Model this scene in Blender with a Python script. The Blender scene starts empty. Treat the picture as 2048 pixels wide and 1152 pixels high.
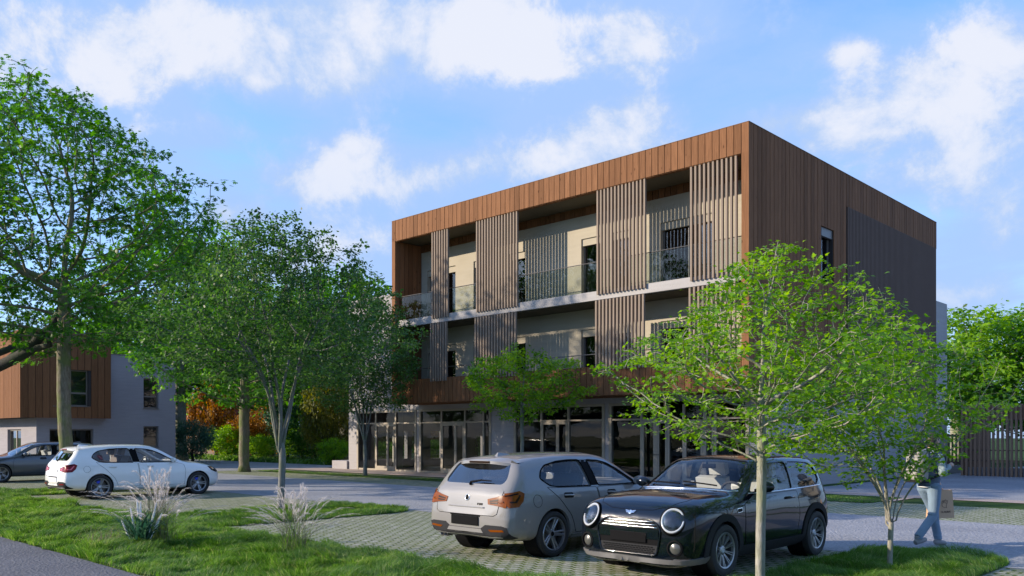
import bpy, bmesh, math, random
import numpy as np
from mathutils import Vector, Matrix
from mathutils.bvhtree import BVHTree
R = math.radians
SC = bpy.context.scene
COL = SC.collection
F, HZ, CH = 1696.0, 870.0, 1.70            # focal length in photo pixels, horizon row, eye height
CA, SA = 0.7197, 0.6943                    # the street grid is turned 43.97 degrees from the view

# ---- where a photographed point stands on the ground or on a wall of the street grid
def grid(x, d): return (CA*x - SA*d, SA*x + CA*d)
def G(px, py):
    d = F*CH/(py-HZ); return grid((px-1024)/F*d, d)
def GD(px, d): return grid((px-1024)/F*d, d)
def onY(px, Y):
    r = (px-1024)/F; d = Y/(SA*r+CA); return (CA*r-SA)*d, d
def onX(px, X):
    r = (px-1024)/F; d = X/(CA*r-SA); return (SA*r+CA)*d, d
def Zat(py, d): return CH+(HZ-py)*d/F

# ---- objects
def link(o, parent=None):
    COL.objects.link(o)
    if parent is not None: o.parent = parent
    return o
def tag(o, label=None, cat=None, group=None, kind=None):
    if label: o['label'] = label
    if cat: o['category'] = cat
    if group: o['group'] = group
    if kind: o['kind'] = kind
    return o
def empty(name, loc=(0,0,0), rz=0, parent=None):
    o = bpy.data.objects.new(name, None); o.empty_display_size = .2
    o.location = loc; o.rotation_euler = (0,0,rz)
    return link(o, parent)
def copy_tree(o, parent=None):
    c = o.copy(); link(c)
    if parent is not None: c.parent = parent
    for ch in list(o.children): copy_tree(ch, c)
    return c

class MB:
    """collects faces of one mesh"""
    def __init__(s): s.v = []; s.f = []; s.t = []; s.m = []
    def add(s, vs, fs, tint=.5, mi=0):
        n = len(s.v); s.v += [tuple(p) for p in vs]
        for f in fs: s.f.append(tuple(i+n for i in f)); s.t.append(tint); s.m.append(mi)
    def box(s, x0, x1, y0, y1, z0, z1, tint=.5, mi=0):
        s.add([(x0,y0,z0),(x1,y0,z0),(x1,y1,z0),(x0,y1,z0),(x0,y0,z1),(x1,y0,z1),(x1,y1,z1),(x0,y1,z1)],
              [(0,3,2,1),(4,5,6,7),(0,1,5,4),(1,2,6,5),(2,3,7,6),(3,0,4,7)], tint, mi)
    def obox(s, c, sx, sy, sz, M=None, tint=.5, mi=0):
        M = M or Matrix()
        vs = [Vector(c)+(M @ Vector((a*sx/2, b*sy/2, d*sz/2))) for d in (-1,1) for a,b in ((-1,-1),(1,-1),(1,1),(-1,1))]
        s.add(vs, [(0,3,2,1),(4,5,6,7),(0,1,5,4),(1,2,6,5),(2,3,7,6),(3,0,4,7)], tint, mi)
    def prism(s, poly, h0, h1, axis='z', tint=.5, mi=0):
        n = len(poly)
        def P(a, b, h): return {'z':(a,b,h), 'x':(h,a,b), 'y':(a,h,b)}[axis]
        vs = [P(a,b,h0) for a,b in poly]+[P(a,b,h1) for a,b in poly]
        s.add(vs, [tuple(range(n)), tuple(range(2*n-1, n-1, -1))]+[(i,i+n,(i+1)%n+n,(i+1)%n) for i in range(n)], tint, mi)
    def tube(s, path, rad, n=6, tint=.5, cap=True, mi=0):
        path = [Vector(p) for p in path]
        if not hasattr(rad, '__len__'): rad = [rad]*len(path)
        up = None; rings = []; base = len(s.v)
        for i, p in enumerate(path):
            a = path[max(i-1,0)]; b = path[min(i+1,len(path)-1)]
            t = (b-a).normalized() if (b-a).length > 1e-9 else Vector((0,0,1))
            if up is None:
                up = t.orthogonal().normalized()
            else:
                up = (up - t*up.dot(t))
                up = up.normalized() if up.length > 1e-6 else t.orthogonal().normalized()
            w = t.cross(up)
            for k in range(n):
                a_ = 2*math.pi*k/n
                q = p + (up*math.cos(a_)+w*math.sin(a_))*rad[i]
                s.v.append((q.x,q.y,q.z))
        for i in range(len(path)-1):
            for k in range(n):
                k2 = (k+1)%n
                s.f.append((base+i*n+k, base+i*n+k2, base+(i+1)*n+k2, base+(i+1)*n+k)); s.t.append(tint); s.m.append(mi)
        if cap:
            s.f.append(tuple(base+k for k in range(n-1,-1,-1))); s.t.append(tint); s.m.append(mi)
            e = base+(len(path)-1)*n
            s.f.append(tuple(e+k for k in range(n))); s.t.append(tint); s.m.append(mi)
    def lathe(s, prof, n=32, M=None, tint=.5, closed=False, mi=0):
        """profile of (radius, height) turned about z, then moved by M"""
        M = M or Matrix(); base = len(s.v)
        for r, h in prof:
            for k in range(n):
                a = 2*math.pi*k/n
                q = M @ Vector((r*math.cos(a), r*math.sin(a), h)); s.v.append((q.x,q.y,q.z))
        m = len(prof)
        for i in range(m if closed else m-1):
            j = (i+1)%m
            for k in range(n):
                k2 = (k+1)%n
                s.f.append((base+i*n+k, base+i*n+k2, base+j*n+k2, base+j*n+k)); s.t.append(tint); s.m.append(mi)
    def build(s, name, mat, parent=None, smooth=False, bevel=0, angle=None):
        me = bpy.data.meshes.new(name); me.from_pydata(s.v, [], s.f)
        for m in (mat if isinstance(mat, (list,tuple)) else [mat]): me.materials.append(m)
        a = me.attributes.new('tint', 'FLOAT', 'FACE'); a.data.foreach_set('value', s.t)
        if any(s.m): me.polygons.foreach_set('material_index', s.m)
        if smooth: me.polygons.foreach_set('use_smooth', [True]*len(me.polygons))
        if angle: me.set_sharp_from_angle(angle=R(angle))
        me.validate(); me.update()
        o = bpy.data.objects.new(name, me); link(o, parent)
        if bevel:
            b = o.modifiers.new('edge', 'BEVEL'); b.width = bevel; b.segments = 2; b.limit_method = 'ANGLE'; b.angle_limit = R(40)
        return o

def np_mesh(name, verts, loops, sizes, mat, parent=None, tint=None, smooth=False):
    me = bpy.data.meshes.new(name)
    nv, nl, nf = len(verts), len(loops), len(sizes)
    me.vertices.add(nv); me.vertices.foreach_set('co', np.asarray(verts, np.float32).ravel())
    me.loops.add(nl); me.loops.foreach_set('vertex_index', np.asarray(loops, np.int32))
    me.polygons.add(nf)
    st = np.zeros(nf, np.int32); st[1:] = np.cumsum(sizes)[:-1]
    me.polygons.foreach_set('loop_start', st)
    me.polygons.foreach_set('loop_total', np.asarray(sizes, np.int32))
    if smooth: me.polygons.foreach_set('use_smooth', np.ones(nf, bool))
    me.materials.append(mat)
    if tint is not None:
        a = me.attributes.new('tint', 'FLOAT', 'FACE'); a.data.foreach_set('value', np.asarray(tint, np.float32))
    me.update(calc_edges=True)
    o = bpy.data.objects.new(name, me); return link(o, parent)

# ---- materials
class NT:
    def __init__(s, name):
        s.m = bpy.data.materials.new(name); s.m.use_nodes = True
        s.t = s.m.node_tree; s.t.nodes.clear()
        s.out = s.n('ShaderNodeOutputMaterial')
    def n(s, typ, **kw):
        nd = s.t.nodes.new(typ)
        for k, v in kw.items(): setattr(nd, k, v)
        return nd
    def l(s, a, b): s.t.links.new(a, b)
    def val(s, sock, v):
        if hasattr(v, 'node'): s.l(v, sock)
        else: sock.default_value = v
    def coord(s, scale=(1,1,1), kind='Object', rot=(0,0,0), loc=(0,0,0)):
        tc = s.n('ShaderNodeTexCoord'); mp = s.n('ShaderNodeMapping')
        mp.inputs['Scale'].default_value = scale; mp.inputs['Rotation'].default_value = rot; mp.inputs['Location'].default_value = loc
        s.l(tc.outputs[kind], mp.inputs[0]); return mp.outputs[0]
    def noise(s, vec, scale, detail=4, rough=.55, out='Fac', dist=0):
        nd = s.n('ShaderNodeTexNoise'); nd.inputs['Scale'].default_value = scale
        nd.inputs['Detail'].default_value = detail; nd.inputs['Roughness'].default_value = rough; nd.inputs['Distortion'].default_value = dist
        if vec is not None: s.l(vec, nd.inputs['Vector'])
        return nd.outputs[out]
    def ramp(s, fac, stops):
        nd = s.n('ShaderNodeValToRGB'); cr = nd.color_ramp
        while len(cr.elements) < len(stops): cr.elements.new(.5)
        for e, (p, c) in zip(cr.elements, stops):
            e.position = p; e.color = (*c, 1) if hasattr(c, '__len__') else (c,c,c,1)
        s.l(fac, nd.inputs[0]); return nd.outputs[0]
    def mix(s, fac, a, b, mode='MIX'):
        nd = s.n('ShaderNodeMix'); nd.data_type = 'RGBA'; nd.blend_type = mode
        s.val(nd.inputs[0], fac)
        for sock, v in ((nd.inputs[6], a), (nd.inputs[7], b)):
            if hasattr(v, 'node'): s.l(v, sock)
            else: sock.default_value = (*v, 1)
        return nd.outputs[2]
    def math(s, op, a, b=0.0, c=0.0):
        nd = s.n('ShaderNodeMath'); nd.operation = op
        s.val(nd.inputs[0], a); s.val(nd.inputs[1], b); s.val(nd.inputs[2], c); return nd.outputs[0]
    def attr(s, name='tint'):
        nd = s.n('ShaderNodeAttribute'); nd.attribute_name = name; return nd.outputs['Fac']
    def bump(s, h, strength=.3, dist=.02):
        nd = s.n('ShaderNodeBump'); nd.inputs['Strength'].default_value = strength; nd.inputs['Distance'].default_value = dist
        s.l(h, nd.inputs['Height']); return nd.outputs[0]
    def pbr(s, col, rough=.6, metal=0, normal=None, coat=0, spec=None, **kw):
        p = s.n('ShaderNodeBsdfPrincipled')
        if hasattr(col, 'node'): s.l(col, p.inputs['Base Color'])
        else: p.inputs['Base Color'].default_value = (*col, 1)
        s.val(p.inputs['Roughness'], rough); p.inputs['Metallic'].default_value = metal
        p.inputs['Coat Weight'].default_value = coat; p.inputs['Coat Roughness'].default_value = .03
        if spec is not None: p.inputs['Specular IOR Level'].default_value = spec
        for k, v in kw.items(): p.inputs[k.replace('_',' ')].default_value = v
        if normal is not None: s.l(normal, p.inputs['Normal'])
        s.p = p; s.l(p.outputs[0], s.out.inputs[0]); return s.m

def M_plain(name, col, rough=.6, metal=0, coat=0, var=.12, scale=6, bump=0, spec=None):
    t = NT(name); c = t.coord()
    nz = t.noise(c, scale)
    k = t.mix(nz, tuple(x*(1-var) for x in col), tuple(min(1,x*(1+var)) for x in col))
    nm = t.bump(t.noise(c, scale*8, 3), bump, .01) if bump else None
    return t.pbr(k, rough, metal, nm, coat, spec)

def M_wood():
    t = NT('larch_boards'); tc = t.coord((1,1,1))
    g = t.coord((14,14,.55)); nz = t.noise(g, 3.0, 5, .6, dist=.6)
    tn = t.attr(); wn = t.n('ShaderNodeTexWhiteNoise'); wn.noise_dimensions = '1D'; t.l(tn, wn.inputs['W'])
    base = t.ramp(nz, [(.25,(.122,.057,.028)),(.5,(.182,.086,.042)),(.75,(.24,.116,.057))])
    base = t.mix(.75, base, t.ramp(tn, [(0,(.76,.75,.73)),(.5,(1.0,.99,.98)),(1,(1.2,1.19,1.17))]), 'MULTIPLY')
    # knots: squashed voronoi cells, a few of them dark
    k = t.n('ShaderNodeTexVoronoi'); k.inputs['Scale'].default_value = 1.0; k.inputs['Randomness'].default_value = 1.0
    t.l(t.coord((5.2,5.2,2.3)), k.inputs['Vector'])
    kn = t.ramp(k.outputs['Distance'], [(.06,1.0),(.15,0.0)])
    sep = t.n('ShaderNodeSeparateColor'); t.l(k.outputs['Color'], sep.inputs[0])
    sel = t.math('GREATER_THAN', sep.outputs[0], .45)
    kf = t.math('MULTIPLY', kn, sel)
    col = t.mix(t.math('MULTIPLY', kf, .85), base, (.055,.022,.010))
    h = t.math('SUBTRACT', nz, kf)
    return t.pbr(col, .62, 0, t.bump(h, .25, .006), spec=.04)

def M_stucco(name, c0, c1, sc=3.5, bump=.35, dirt=False):
    t = NT(name); c = t.coord()
    big = t.noise(c, .35, 5, .6); fine = t.noise(c, 38, 3); hor = t.noise(t.coord((.5,.5,7)), sc, 4)
    f = t.math('ADD', t.math('MULTIPLY', big, .6), t.math('MULTIPLY', hor, .4))
    col = t.ramp(f, [(.3,c0),(.7,c1)])
    h = t.math('ADD', t.math('MULTIPLY', fine, .5), hor)
    return t.pbr(col, .9, 0, t.bump(h, bump, .012), spec=.05)

def M_glass(name, tint=(.75,.8,.8), refl=.9, rough=.0, boost=1.5):
    t = NT(name)
    lw = t.n('ShaderNodeLayerWeight'); lw.inputs['Blend'].default_value = .5
    fr = t.math('MULTIPLY_ADD', t.math('POWER', lw.outputs['Facing'], 4.5), .93, .045)
    tr = t.n('ShaderNodeBsdfTransparent'); tr.inputs[0].default_value = (*tint,1)
    gl = t.n('ShaderNodeBsdfGlossy'); gl.inputs['Roughness'].default_value = rough; gl.inputs[0].default_value = (refl,refl,refl,1)
    wob = t.noise(t.coord((1,1,1)), 1.3, 2)
    nm = t.bump(wob, .03, .05); t.l(nm, gl.inputs['Normal'])
    mx = t.n('ShaderNodeMixShader'); f = t.math('MINIMUM', t.math('MULTIPLY', fr, boost), .97)
    t.l(f, mx.inputs[0]); t.l(tr.outputs[0], mx.inputs[1]); t.l(gl.outputs[0], mx.inputs[2])
    t.l(mx.outputs[0], t.out.inputs[0]); return t.m

def M_leaf(name, cols, trans=.42, rough=.45):
    t = NT(name); tn = t.attr()
    col = t.ramp(tn, [(i/(len(cols)-1), c) for i, c in enumerate(cols)])
    p = t.n('ShaderNodeBsdfPrincipled'); t.l(col, p.inputs['Base Color']); p.inputs['Roughness'].default_value = rough
    p.inputs['Specular IOR Level'].default_value = .35
    tl = t.n('ShaderNodeBsdfTranslucent'); hs = t.n('ShaderNodeHueSaturation')
    hs.inputs['Hue'].default_value = .485; hs.inputs['Saturation'].default_value = 1.15; hs.inputs['Value'].default_value = 1.6
    t.l(col, hs.inputs['Color']); t.l(hs.outputs[0], tl.inputs[0])
    mx = t.n('ShaderNodeMixShader'); mx.inputs[0].default_value = trans
    t.l(p.outputs[0], mx.inputs[1]); t.l(tl.outputs[0], mx.inputs[2]); t.l(mx.outputs[0], t.out.inputs[0])
    return t.m

def M_bark(name, a, b, moss):
    t = NT(name); c = t.coord((1,1,.22)); n1 = t.noise(c, 26, 5, .65); n2 = t.noise(t.coord(), 2.2, 4)
    col = t.ramp(n1, [(.3,a),(.65,b)])
    col = t.mix(t.ramp(n2, [(.42,0.0),(.62,.75)]), col, moss)
    return t.pbr(col, .9, 0, t.bump(n1, .9, .02), spec=.15)

MAT = {}
MAT['wood'] = M_wood()
MAT['cream'] = M_stucco('cream_render', (.34,.305,.24), (.43,.385,.305), 1.2, .12)
MAT['stucco'] = M_stucco('pale_grey_render', (.27,.255,.265), (.37,.35,.355), 2.2, .45)
MAT['stucco_house'] = M_stucco('lilac_grey_render', (.25,.235,.25), (.33,.31,.325), 2.2, .5)
MAT['concrete'] = M_stucco('concrete', (.30,.285,.28), (.40,.385,.375), 1.4, .12)
MAT['bronze'] = M_plain('bronze_frame', (.29,.25,.20), .5, .1, var=.1)
MAT['frame_grey'] = M_plain('taupe_frame', (.16,.14,.125), .45, .2, var=.1)
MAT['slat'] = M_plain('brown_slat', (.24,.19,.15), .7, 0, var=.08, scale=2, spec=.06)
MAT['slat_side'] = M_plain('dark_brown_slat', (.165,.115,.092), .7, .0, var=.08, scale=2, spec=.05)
MAT['dark'] = M_plain('dark_recess', (.025,.02,.018), .8)
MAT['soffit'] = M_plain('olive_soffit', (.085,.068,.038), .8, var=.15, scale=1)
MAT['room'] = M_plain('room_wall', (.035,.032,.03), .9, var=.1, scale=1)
MAT['roomfloor'] = M_plain('room_floor', (.10,.095,.09), .4, var=.1, scale=1)
MAT['lightroom'] = M_plain('reveal', (.55,.5,.42), .8, var=.05)
MAT['glass'] = M_glass('window_glass', (.55,.58,.57), .95)
MAT['shopglass'] = M_glass('shop_glass', (.72,.74,.74), .7, boost=.55)
MAT['rail_glass'] = M_glass('railing_glass', (.80,.84,.82), .9, boost=.55)
MAT['steel'] = M_plain('dark_steel', (.10,.095,.09), .4, .6)
MAT['chrome'] = M_plain('chrome', (.75,.76,.78), .12, 1.0, var=.02)
MAT['black'] = M_plain('black_plastic', (.006,.006,.007), .7, var=.2, spec=.06)
# ------------------------------------------------------------------ camera, light, sky
cam = bpy.data.cameras.new('camera'); co = link(bpy.data.objects.new('camera', cam))
co.location = (0,0,CH); co.rotation_euler = (R(90), 0, math.atan2(SA,CA))
cam.sensor_width = 36; cam.lens = F/2048*36; cam.shift_y = (HZ-576)/2048; cam.clip_end = 3000; cam.clip_start = .05
SC.camera = co
SUN_EL = R(21.0); SX, SY = .646, .763           # light travels towards +x, +y on the grid
sd = bpy.data.lights.new('sun', 'SUN'); so = link(bpy.data.objects.new('sun', sd))
sd.energy = 3.3; sd.angle = R(.53); sd.color = (1.0,.86,.68)
so.rotation_euler = Vector((SX*math.cos(SUN_EL), SY*math.cos(SUN_EL), -math.sin(SUN_EL))).to_track_quat('-Z','Y').to_euler()
so.location = (-40,-45,30)
SC.view_settings.view_transform = 'Standard'; SC.view_settings.look = 'None'
SC.view_settings.exposure = 1.18; SC.view_settings.gamma = 1; SC.view_settings.use_curve_mapping = False

def make_world():
    w = bpy.data.worlds.new('World'); SC.world = w; w.use_nodes = True
    nt = w.node_tree; nt.nodes.clear()
    N = lambda t, **k: (lambda nd: ([setattr(nd, a, b) for a, b in k.items()], nd)[1])(nt.nodes.new(t))
    L = nt.links.new
    def val(s, v):
        if hasattr(v, 'node'): L(v, s)
        else: s.default_value = v
    def mt(op, a, b=0.0, c=0.0):
        n = N('ShaderNodeMath', operation=op); val(n.inputs[0], a); val(n.inputs[1], b); val(n.inputs[2], c); return n.outputs[0]
    out = N('ShaderNodeOutputWorld'); bg = N('ShaderNodeBackground'); L(bg.outputs[0], out.inputs[0])
    sky = N('ShaderNodeTexSky'); sky.sky_type = 'NISHITA'; sky.sun_disc = False
    sky.sun_elevation = SUN_EL; sky.sun_rotation = math.atan2(-SX, -SY); sky.altitude = 200
    sky.air_density = 1.0; sky.dust_density = .6; sky.ozone_density = 2.2
    hs = N('ShaderNodeHueSaturation'); hs.inputs['Saturation'].default_value = 1.12; hs.inputs['Value'].default_value = 1.0
    L(sky.outputs[0], hs.inputs['Color'])
    tint = N('ShaderNodeMix', data_type='RGBA', blend_type='MULTIPLY'); tint.inputs[0].default_value = 1.0
    L(hs.outputs[0], tint.inputs[6]); tint.inputs[7].default_value = SKYTINT
    tc = N('ShaderNodeTexCoord'); sep = N('ShaderNodeSeparateXYZ'); L(tc.outputs['Generated'], sep.inputs[0])
    # cloud deck: the view direction carried up to a flat layer
    zz = mt('MAXIMUM', sep.outputs[2], .0)
    den = mt('ADD', zz, .16)
    cx = mt('DIVIDE', sep.outputs[0], den); cy = mt('DIVIDE', sep.outputs[1], den)
    cv = N('ShaderNodeCombineXYZ'); L(cx, cv.inputs[0]); L(cy, cv.inputs[1])
    def noise(vec, sc, det, rough=.55, dist=0, off=(0,0,0)):
        m = N('ShaderNodeMapping'); m.inputs['Location'].default_value = off; L(vec, m.inputs[0])
        n = N('ShaderNodeTexNoise'); n.inputs['Scale'].default_value = sc; n.inputs['Detail'].default_value = det
        n.inputs['Roughness'].default_value = rough; n.inputs['Distortion'].default_value = dist; L(m.outputs[0], n.inputs['Vector'])
        return n.outputs['Fac']
    az = mt('ARCTAN2', mt('MULTIPLY', sep.outputs[0], -1.0), sep.outputs[1])       # 0 along +y, positive to the left
    el = mt('ARCSINE', sep.outputs[2])
    total = None
    for (px, py, wx, wy, amp) in CLOUDS:
        a0 = math.atan2(SA,CA) - math.atan((px-1024)/F)
        e0 = math.atan((HZ-py)/math.hypot(F, px-1024))
        g = mt('ADD', mt('POWER', mt('ABSOLUTE', mt('DIVIDE', mt('SUBTRACT', az, a0), wx/F)), 2.0),
                      mt('POWER', mt('ABSOLUTE', mt('DIVIDE', mt('SUBTRACT', el, e0), wy/F)), 2.0))
        e = mt('MULTIPLY', mt('EXPONENT', mt('MULTIPLY', g, -1.0)), amp)
        total = e if total is None else mt('ADD', total, e)
    total = mt('MINIMUM', total, 1.15)
    n1 = noise(tc.outputs['Generated'], 9.0, 11, .66, .2, (3.1,1.7,.4))
    n2 = noise(cv.outputs[0], 1.1, 8, .62, .4, (5.3,2.2,0))
    f = mt('ADD', mt('MULTIPLY', total, 1.0), mt('MULTIPLY', mt('SUBTRACT', n1, .5), 4.2))
    def smooth(x, a, b):
        m = N('ShaderNodeMapRange', interpolation_type='SMOOTHSTEP'); val(m.inputs[0], x)
        m.inputs[1].default_value = a; m.inputs[2].default_value = b; return m.outputs[0]
    puff = smooth(f, .27, 1.08)
    veil = mt('MULTIPLY', smooth(mt('ADD', n2, mt('MULTIPLY', total, .30)), .29, .70), .95)
    n3 = noise(tc.outputs['Generated'], 5.0, 6, .55, 0, (9.1,4.2,2.4))
    body = N('ShaderNodeMix', data_type='RGBA'); L(smooth(mt('ADD', f, mt('MULTIPLY', mt('SUBTRACT', n3, .5), 2.4)), .45, 1.5), body.inputs[0])
    body.inputs[6].default_value = CLOUD_A; body.inputs[7].default_value = CLOUD_B
    m1 = N('ShaderNodeMix', data_type='RGBA'); L(veil, m1.inputs[0]); L(tint.outputs[2], m1.inputs[6]); m1.inputs[7].default_value = VEIL
    m2 = N('ShaderNodeMix', data_type='RGBA'); L(mt('MULTIPLY', puff, .88), m2.inputs[0]); L(m1.outputs[2], m2.inputs[6]); L(body.outputs[2], m2.inputs[7])
    # low haze of pale sky at the skyline
    hz = N('ShaderNodeMix', data_type='RGBA'); L(mt('MULTIPLY', mt('SUBTRACT', 1.0, smooth(el, -.02, .36)), .85), hz.inputs[0])
    L(m2.outputs[2], hz.inputs[6]); hz.inputs[7].default_value = HAZE
    L(hz.outputs[2], bg.inputs[0]); bg.inputs[1].default_value = .15
SKYTINT = (.78,.90,1.14,1)
CLOUD_A = (1.45,1.9,2.75,1); CLOUD_B = (2.6,2.65,2.88,1); VEIL = (1.2,1.78,2.95,1); HAZE = (1.3,1.85,2.85,1)
CLOUDS = [(650,130,130,90,1.0),(1000,90,230,85,1.0),(1190,100,150,60,.9),(420,60,200,70,.85),(760,40,200,50,.9),(365,255,85,36,1.0),
          (265,265,30,20,.7),(700,300,120,45,1.0),(820,370,130,45,.95),(640,370,90,35,.9),(1190,275,150,60,1.0),(1260,240,70,35,.7),
          (1720,250,150,35,.75),(1900,200,190,90,.75),(2020,90,90,70,.6),(1830,360,120,40,.6),(1930,590,110,32,.8),(470,420,60,30,.75),
          (560,520,150,60,.7),(950,330,120,40,.5),(1080,330,90,40,.7),(1560,240,110,30,.6),(1640,330,120,40,.5),(1850,130,120,60,.5),(1960,290,120,50,.6),(180,150,160,60,.6),(520,130,60,60,.6),(1330,30,120,50,.6),(730,480,120,40,.5),(1990,390,100,40,.5),(100,60,250,90,.65),(330,100,60,40,.7),(1700,105,40,22,.8),(2000,470,120,40,.5)]
make_world()

# ------------------------------------------------------------------ ground, road, pavers
def M_ground():
    t = NT('soil_and_turf'); c = t.coord(); n = t.noise(c, .8, 5); n2 = t.noise(c, 14, 4)
    col = t.ramp(t.math('ADD', t.math('MULTIPLY', n, .5), t.math('MULTIPLY', n2, .5)), [(.35,(.022,.045,.012)),(.55,(.04,.078,.018)),(.7,(.06,.095,.025))])
    return t.pbr(col, .95, 0, t.bump(n2, .8, .05), spec=.1)
def M_asphalt(name, c0, c1, sc):
    t = NT(name); c = t.coord(); n = t.noise(c, sc, 5, .7); big = t.noise(c, .5, 4); v = t.n('ShaderNodeTexVoronoi'); v.inputs['Scale'].default_value = sc*.75
    t.l(c, v.inputs['Vector'])
    f = t.math('ADD', t.math('MULTIPLY', n, .75), t.math('MULTIPLY', big, .25))
    col = t.ramp(f, [(.34,c0),(.66,c1)])
    h = t.math('ADD', n, t.math('MULTIPLY', v.outputs['Distance'], .8))
    return t.pbr(col, .85, 0, t.bump(h, .8, .02), spec=.3)
def M_pavers(name, along_x=True):
    t = NT(name); c = t.coord()
    b = t.n('ShaderNodeTexBrick'); t.l(c, b.inputs['Vector']); b.offset = .5
    b.inputs['Scale'].default_value = 1; b.inputs['Brick Width'].default_value = .21; b.inputs['Row Height'].default_value = .135
    b.inputs['Mortar Size'].default_value = .024; b.inputs['Mortar Smooth'].default_value = .25; b.inputs['Bias'].default_value = 0
    b.inputs['Color1'].default_value = (.38,.36,.335,1); b.inputs['Color2'].default_value = (.54,.515,.48,1); b.inputs['Mortar'].default_value = (0,0,0,1)
    n = t.noise(c, 7, 5, .7); n2 = t.noise(c, 42, 3); n3 = t.noise(c, .7, 3)
    stone = t.mix(.55, b.outputs['Color'], t.ramp(n2, [(.3,(.6,.6,.6)),(.7,(1.15,1.15,1.15))]), 'MULTIPLY')
    # grass keeps to the joints, more on some rows than on others
    row = t.n('ShaderNodeTexWave'); row.wave_type = 'BANDS'; row.bands_direction = 'Y'
    row.inputs['Scale'].default_value = 1/.135*.3142; row.inputs['Distortion'].default_value = 0
    t.l(c, row.inputs['Vector'])
    green = t.ramp(n, [(.3,(.055,.095,.02)),(.6,(.11,.14,.035)),(.8,(.16,.15,.07))])
    g1 = t.math('MULTIPLY', b.outputs['Fac'], t.ramp(n, [(.30,0.35),(.5,1.0)]))
    tuft = t.ramp(t.math('ADD', t.math('MULTIPLY', n2, .5), t.math('MULTIPLY', n, .6)), [(.60,0.0),(.68,.85)])
    tuft = t.math('MULTIPLY', tuft, t.ramp(n3, [(.4,.25),(.6,.9)]))
    wide = t.math('MULTIPLY', t.ramp(row.outputs['Fac'], [(.62,0.0),(.88,.95)]), t.ramp(n, [(.35,0.2),(.55,1.0)]))
    g = t.math('MAXIMUM', t.math('MAXIMUM', g1, tuft), wide)
    col = t.mix(g, stone, green)
    h = t.math('ADD', t.math('MULTIPLY', b.outputs['Fac'], -1.0), t.math('MULTIPLY', n2, .4))
    return t.pbr(col, .88, 0, t.bump(h, .7, .015), spec=.2)
MAT['ground'] = M_ground()
MAT['asphalt'] = M_asphalt('road_chippings', (.15,.155,.175), (.37,.375,.40), 26)
MAT['asphalt_path'] = M_asphalt('path_asphalt', (.055,.055,.065), (.18,.18,.195), 34)
MAT['pavers'] = M_pavers('grass_joint_pavers')
MAT['pave'] = M_asphalt('pink_paving', (.30,.235,.205), (.44,.36,.32), 30)

def sheet(name, polys, z, mat, kind='structure'):
    me = bpy.data.meshes.new(name); bm = bmesh.new()
    for poly in polys:
        vs = [bm.verts.new((x,y,z)) for x,y in poly]; f = bm.faces.new(vs)
        if f.normal.z < 0: f.normal_flip()
    bm.normal_update()
    for f in bm.faces:
        if f.normal.z < 0: f.normal_flip()
    bm.to_mesh(me); bm.free(); me.materials.append(mat)
    o = bpy.data.objects.new(name, me); link(o); o['kind'] = kind; return o
def rect(x0,x1,y0,y1): return [(x0,y0),(x1,y0),(x1,y1),(x0,y1)]
def rnd(poly, r, n=6):
    """round the corners of a polygon"""
    out = []; m = len(poly)
    for i in range(m):
        p, a, b = Vector(poly[i]), Vector(poly[i-1]), Vector(poly[(i+1)%m])
        ra = min(r, (a-p).length*.49); rb = min(r, (b-p).length*.49)
        s, e = p+(a-p).normalized()*ra, p+(b-p).normalized()*rb
        for k in range(n+1):
            t = k/n; q = s*(1-t)**2+p*2*t*(1-t)+e*t*t; out.append((q.x,q.y))
    return out
sheet('ground', [rect(-500,500,-500,500)], 0, MAT['ground'])
EY0, EY1 = 12.15, 18.0
sheet('road', [rect(-140,60,EY0,EY1), rect(-4,60,EY1,21.2), rect(-11.9,60,24.8,60), rect(-60,-37.5,EY1,27)], .012, MAT['asphalt'])
sheet('parking_pavers', [rect(-60,12,7.3,EY0), rect(-37.5,-4,EY1,21.9)], .008, MAT['pavers'])
sheet('pavement', [rect(-37.5,-8,22.3,24.75), rect(-8,60,23.8,24.75), rect(-60,-37.5,17.6,18.0)], .016, MAT['pave'])
sheet('path', [rect(-80,40,1.4,4.24)], .010, MAT['asphalt_path'])
sheet('verge', [rnd(rect(-36.5,-18.5,20.3,21.5),.4), rnd(rect(-12.6,-8.2,21.2,23.7),.3)], .020, MAT['ground'])
# ------------------------------------------------------------------ the main building
def at_base(o, parent): o.location = -Vector(parent.location); return o
rng = random.Random(4)
MAT['slat_pav'] = M_plain('light_brown_slat', (.27,.17,.115), .7, 0, var=.1, scale=2, spec=.05)
MAT['cap'] = M_plain('brown_metal_cap', (.12,.055,.028), .6)
def wall_with_holes(mb, a0, a1, z0, z1, holes, h0, h1, axis):
    """a wall a0..a1 x z0..z1 of thickness h0..h1 with rectangular holes (a0,a1,z0,z1), as butted boxes"""
    xs = sorted({a0, a1, *[h[0] for h in holes], *[h[1] for h in holes]})
    for x0, x1 in zip(xs, xs[1:]):
        if x1-x0 < 1e-4: continue
        cuts = sorted((h[2], h[3]) for h in holes if h[0] <= x0+1e-5 and h[1] >= x1-1e-5)
        z = z0
        for c0, c1 in cuts+[(z1, z1)]:
            if c0-z > 1e-4:
                if axis == 'y': mb.box(x0, x1, h0, h1, z, c0)
                else: mb.box(h0, h1, x0, x1, z, c0)
            z = max(z, c1)
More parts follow.
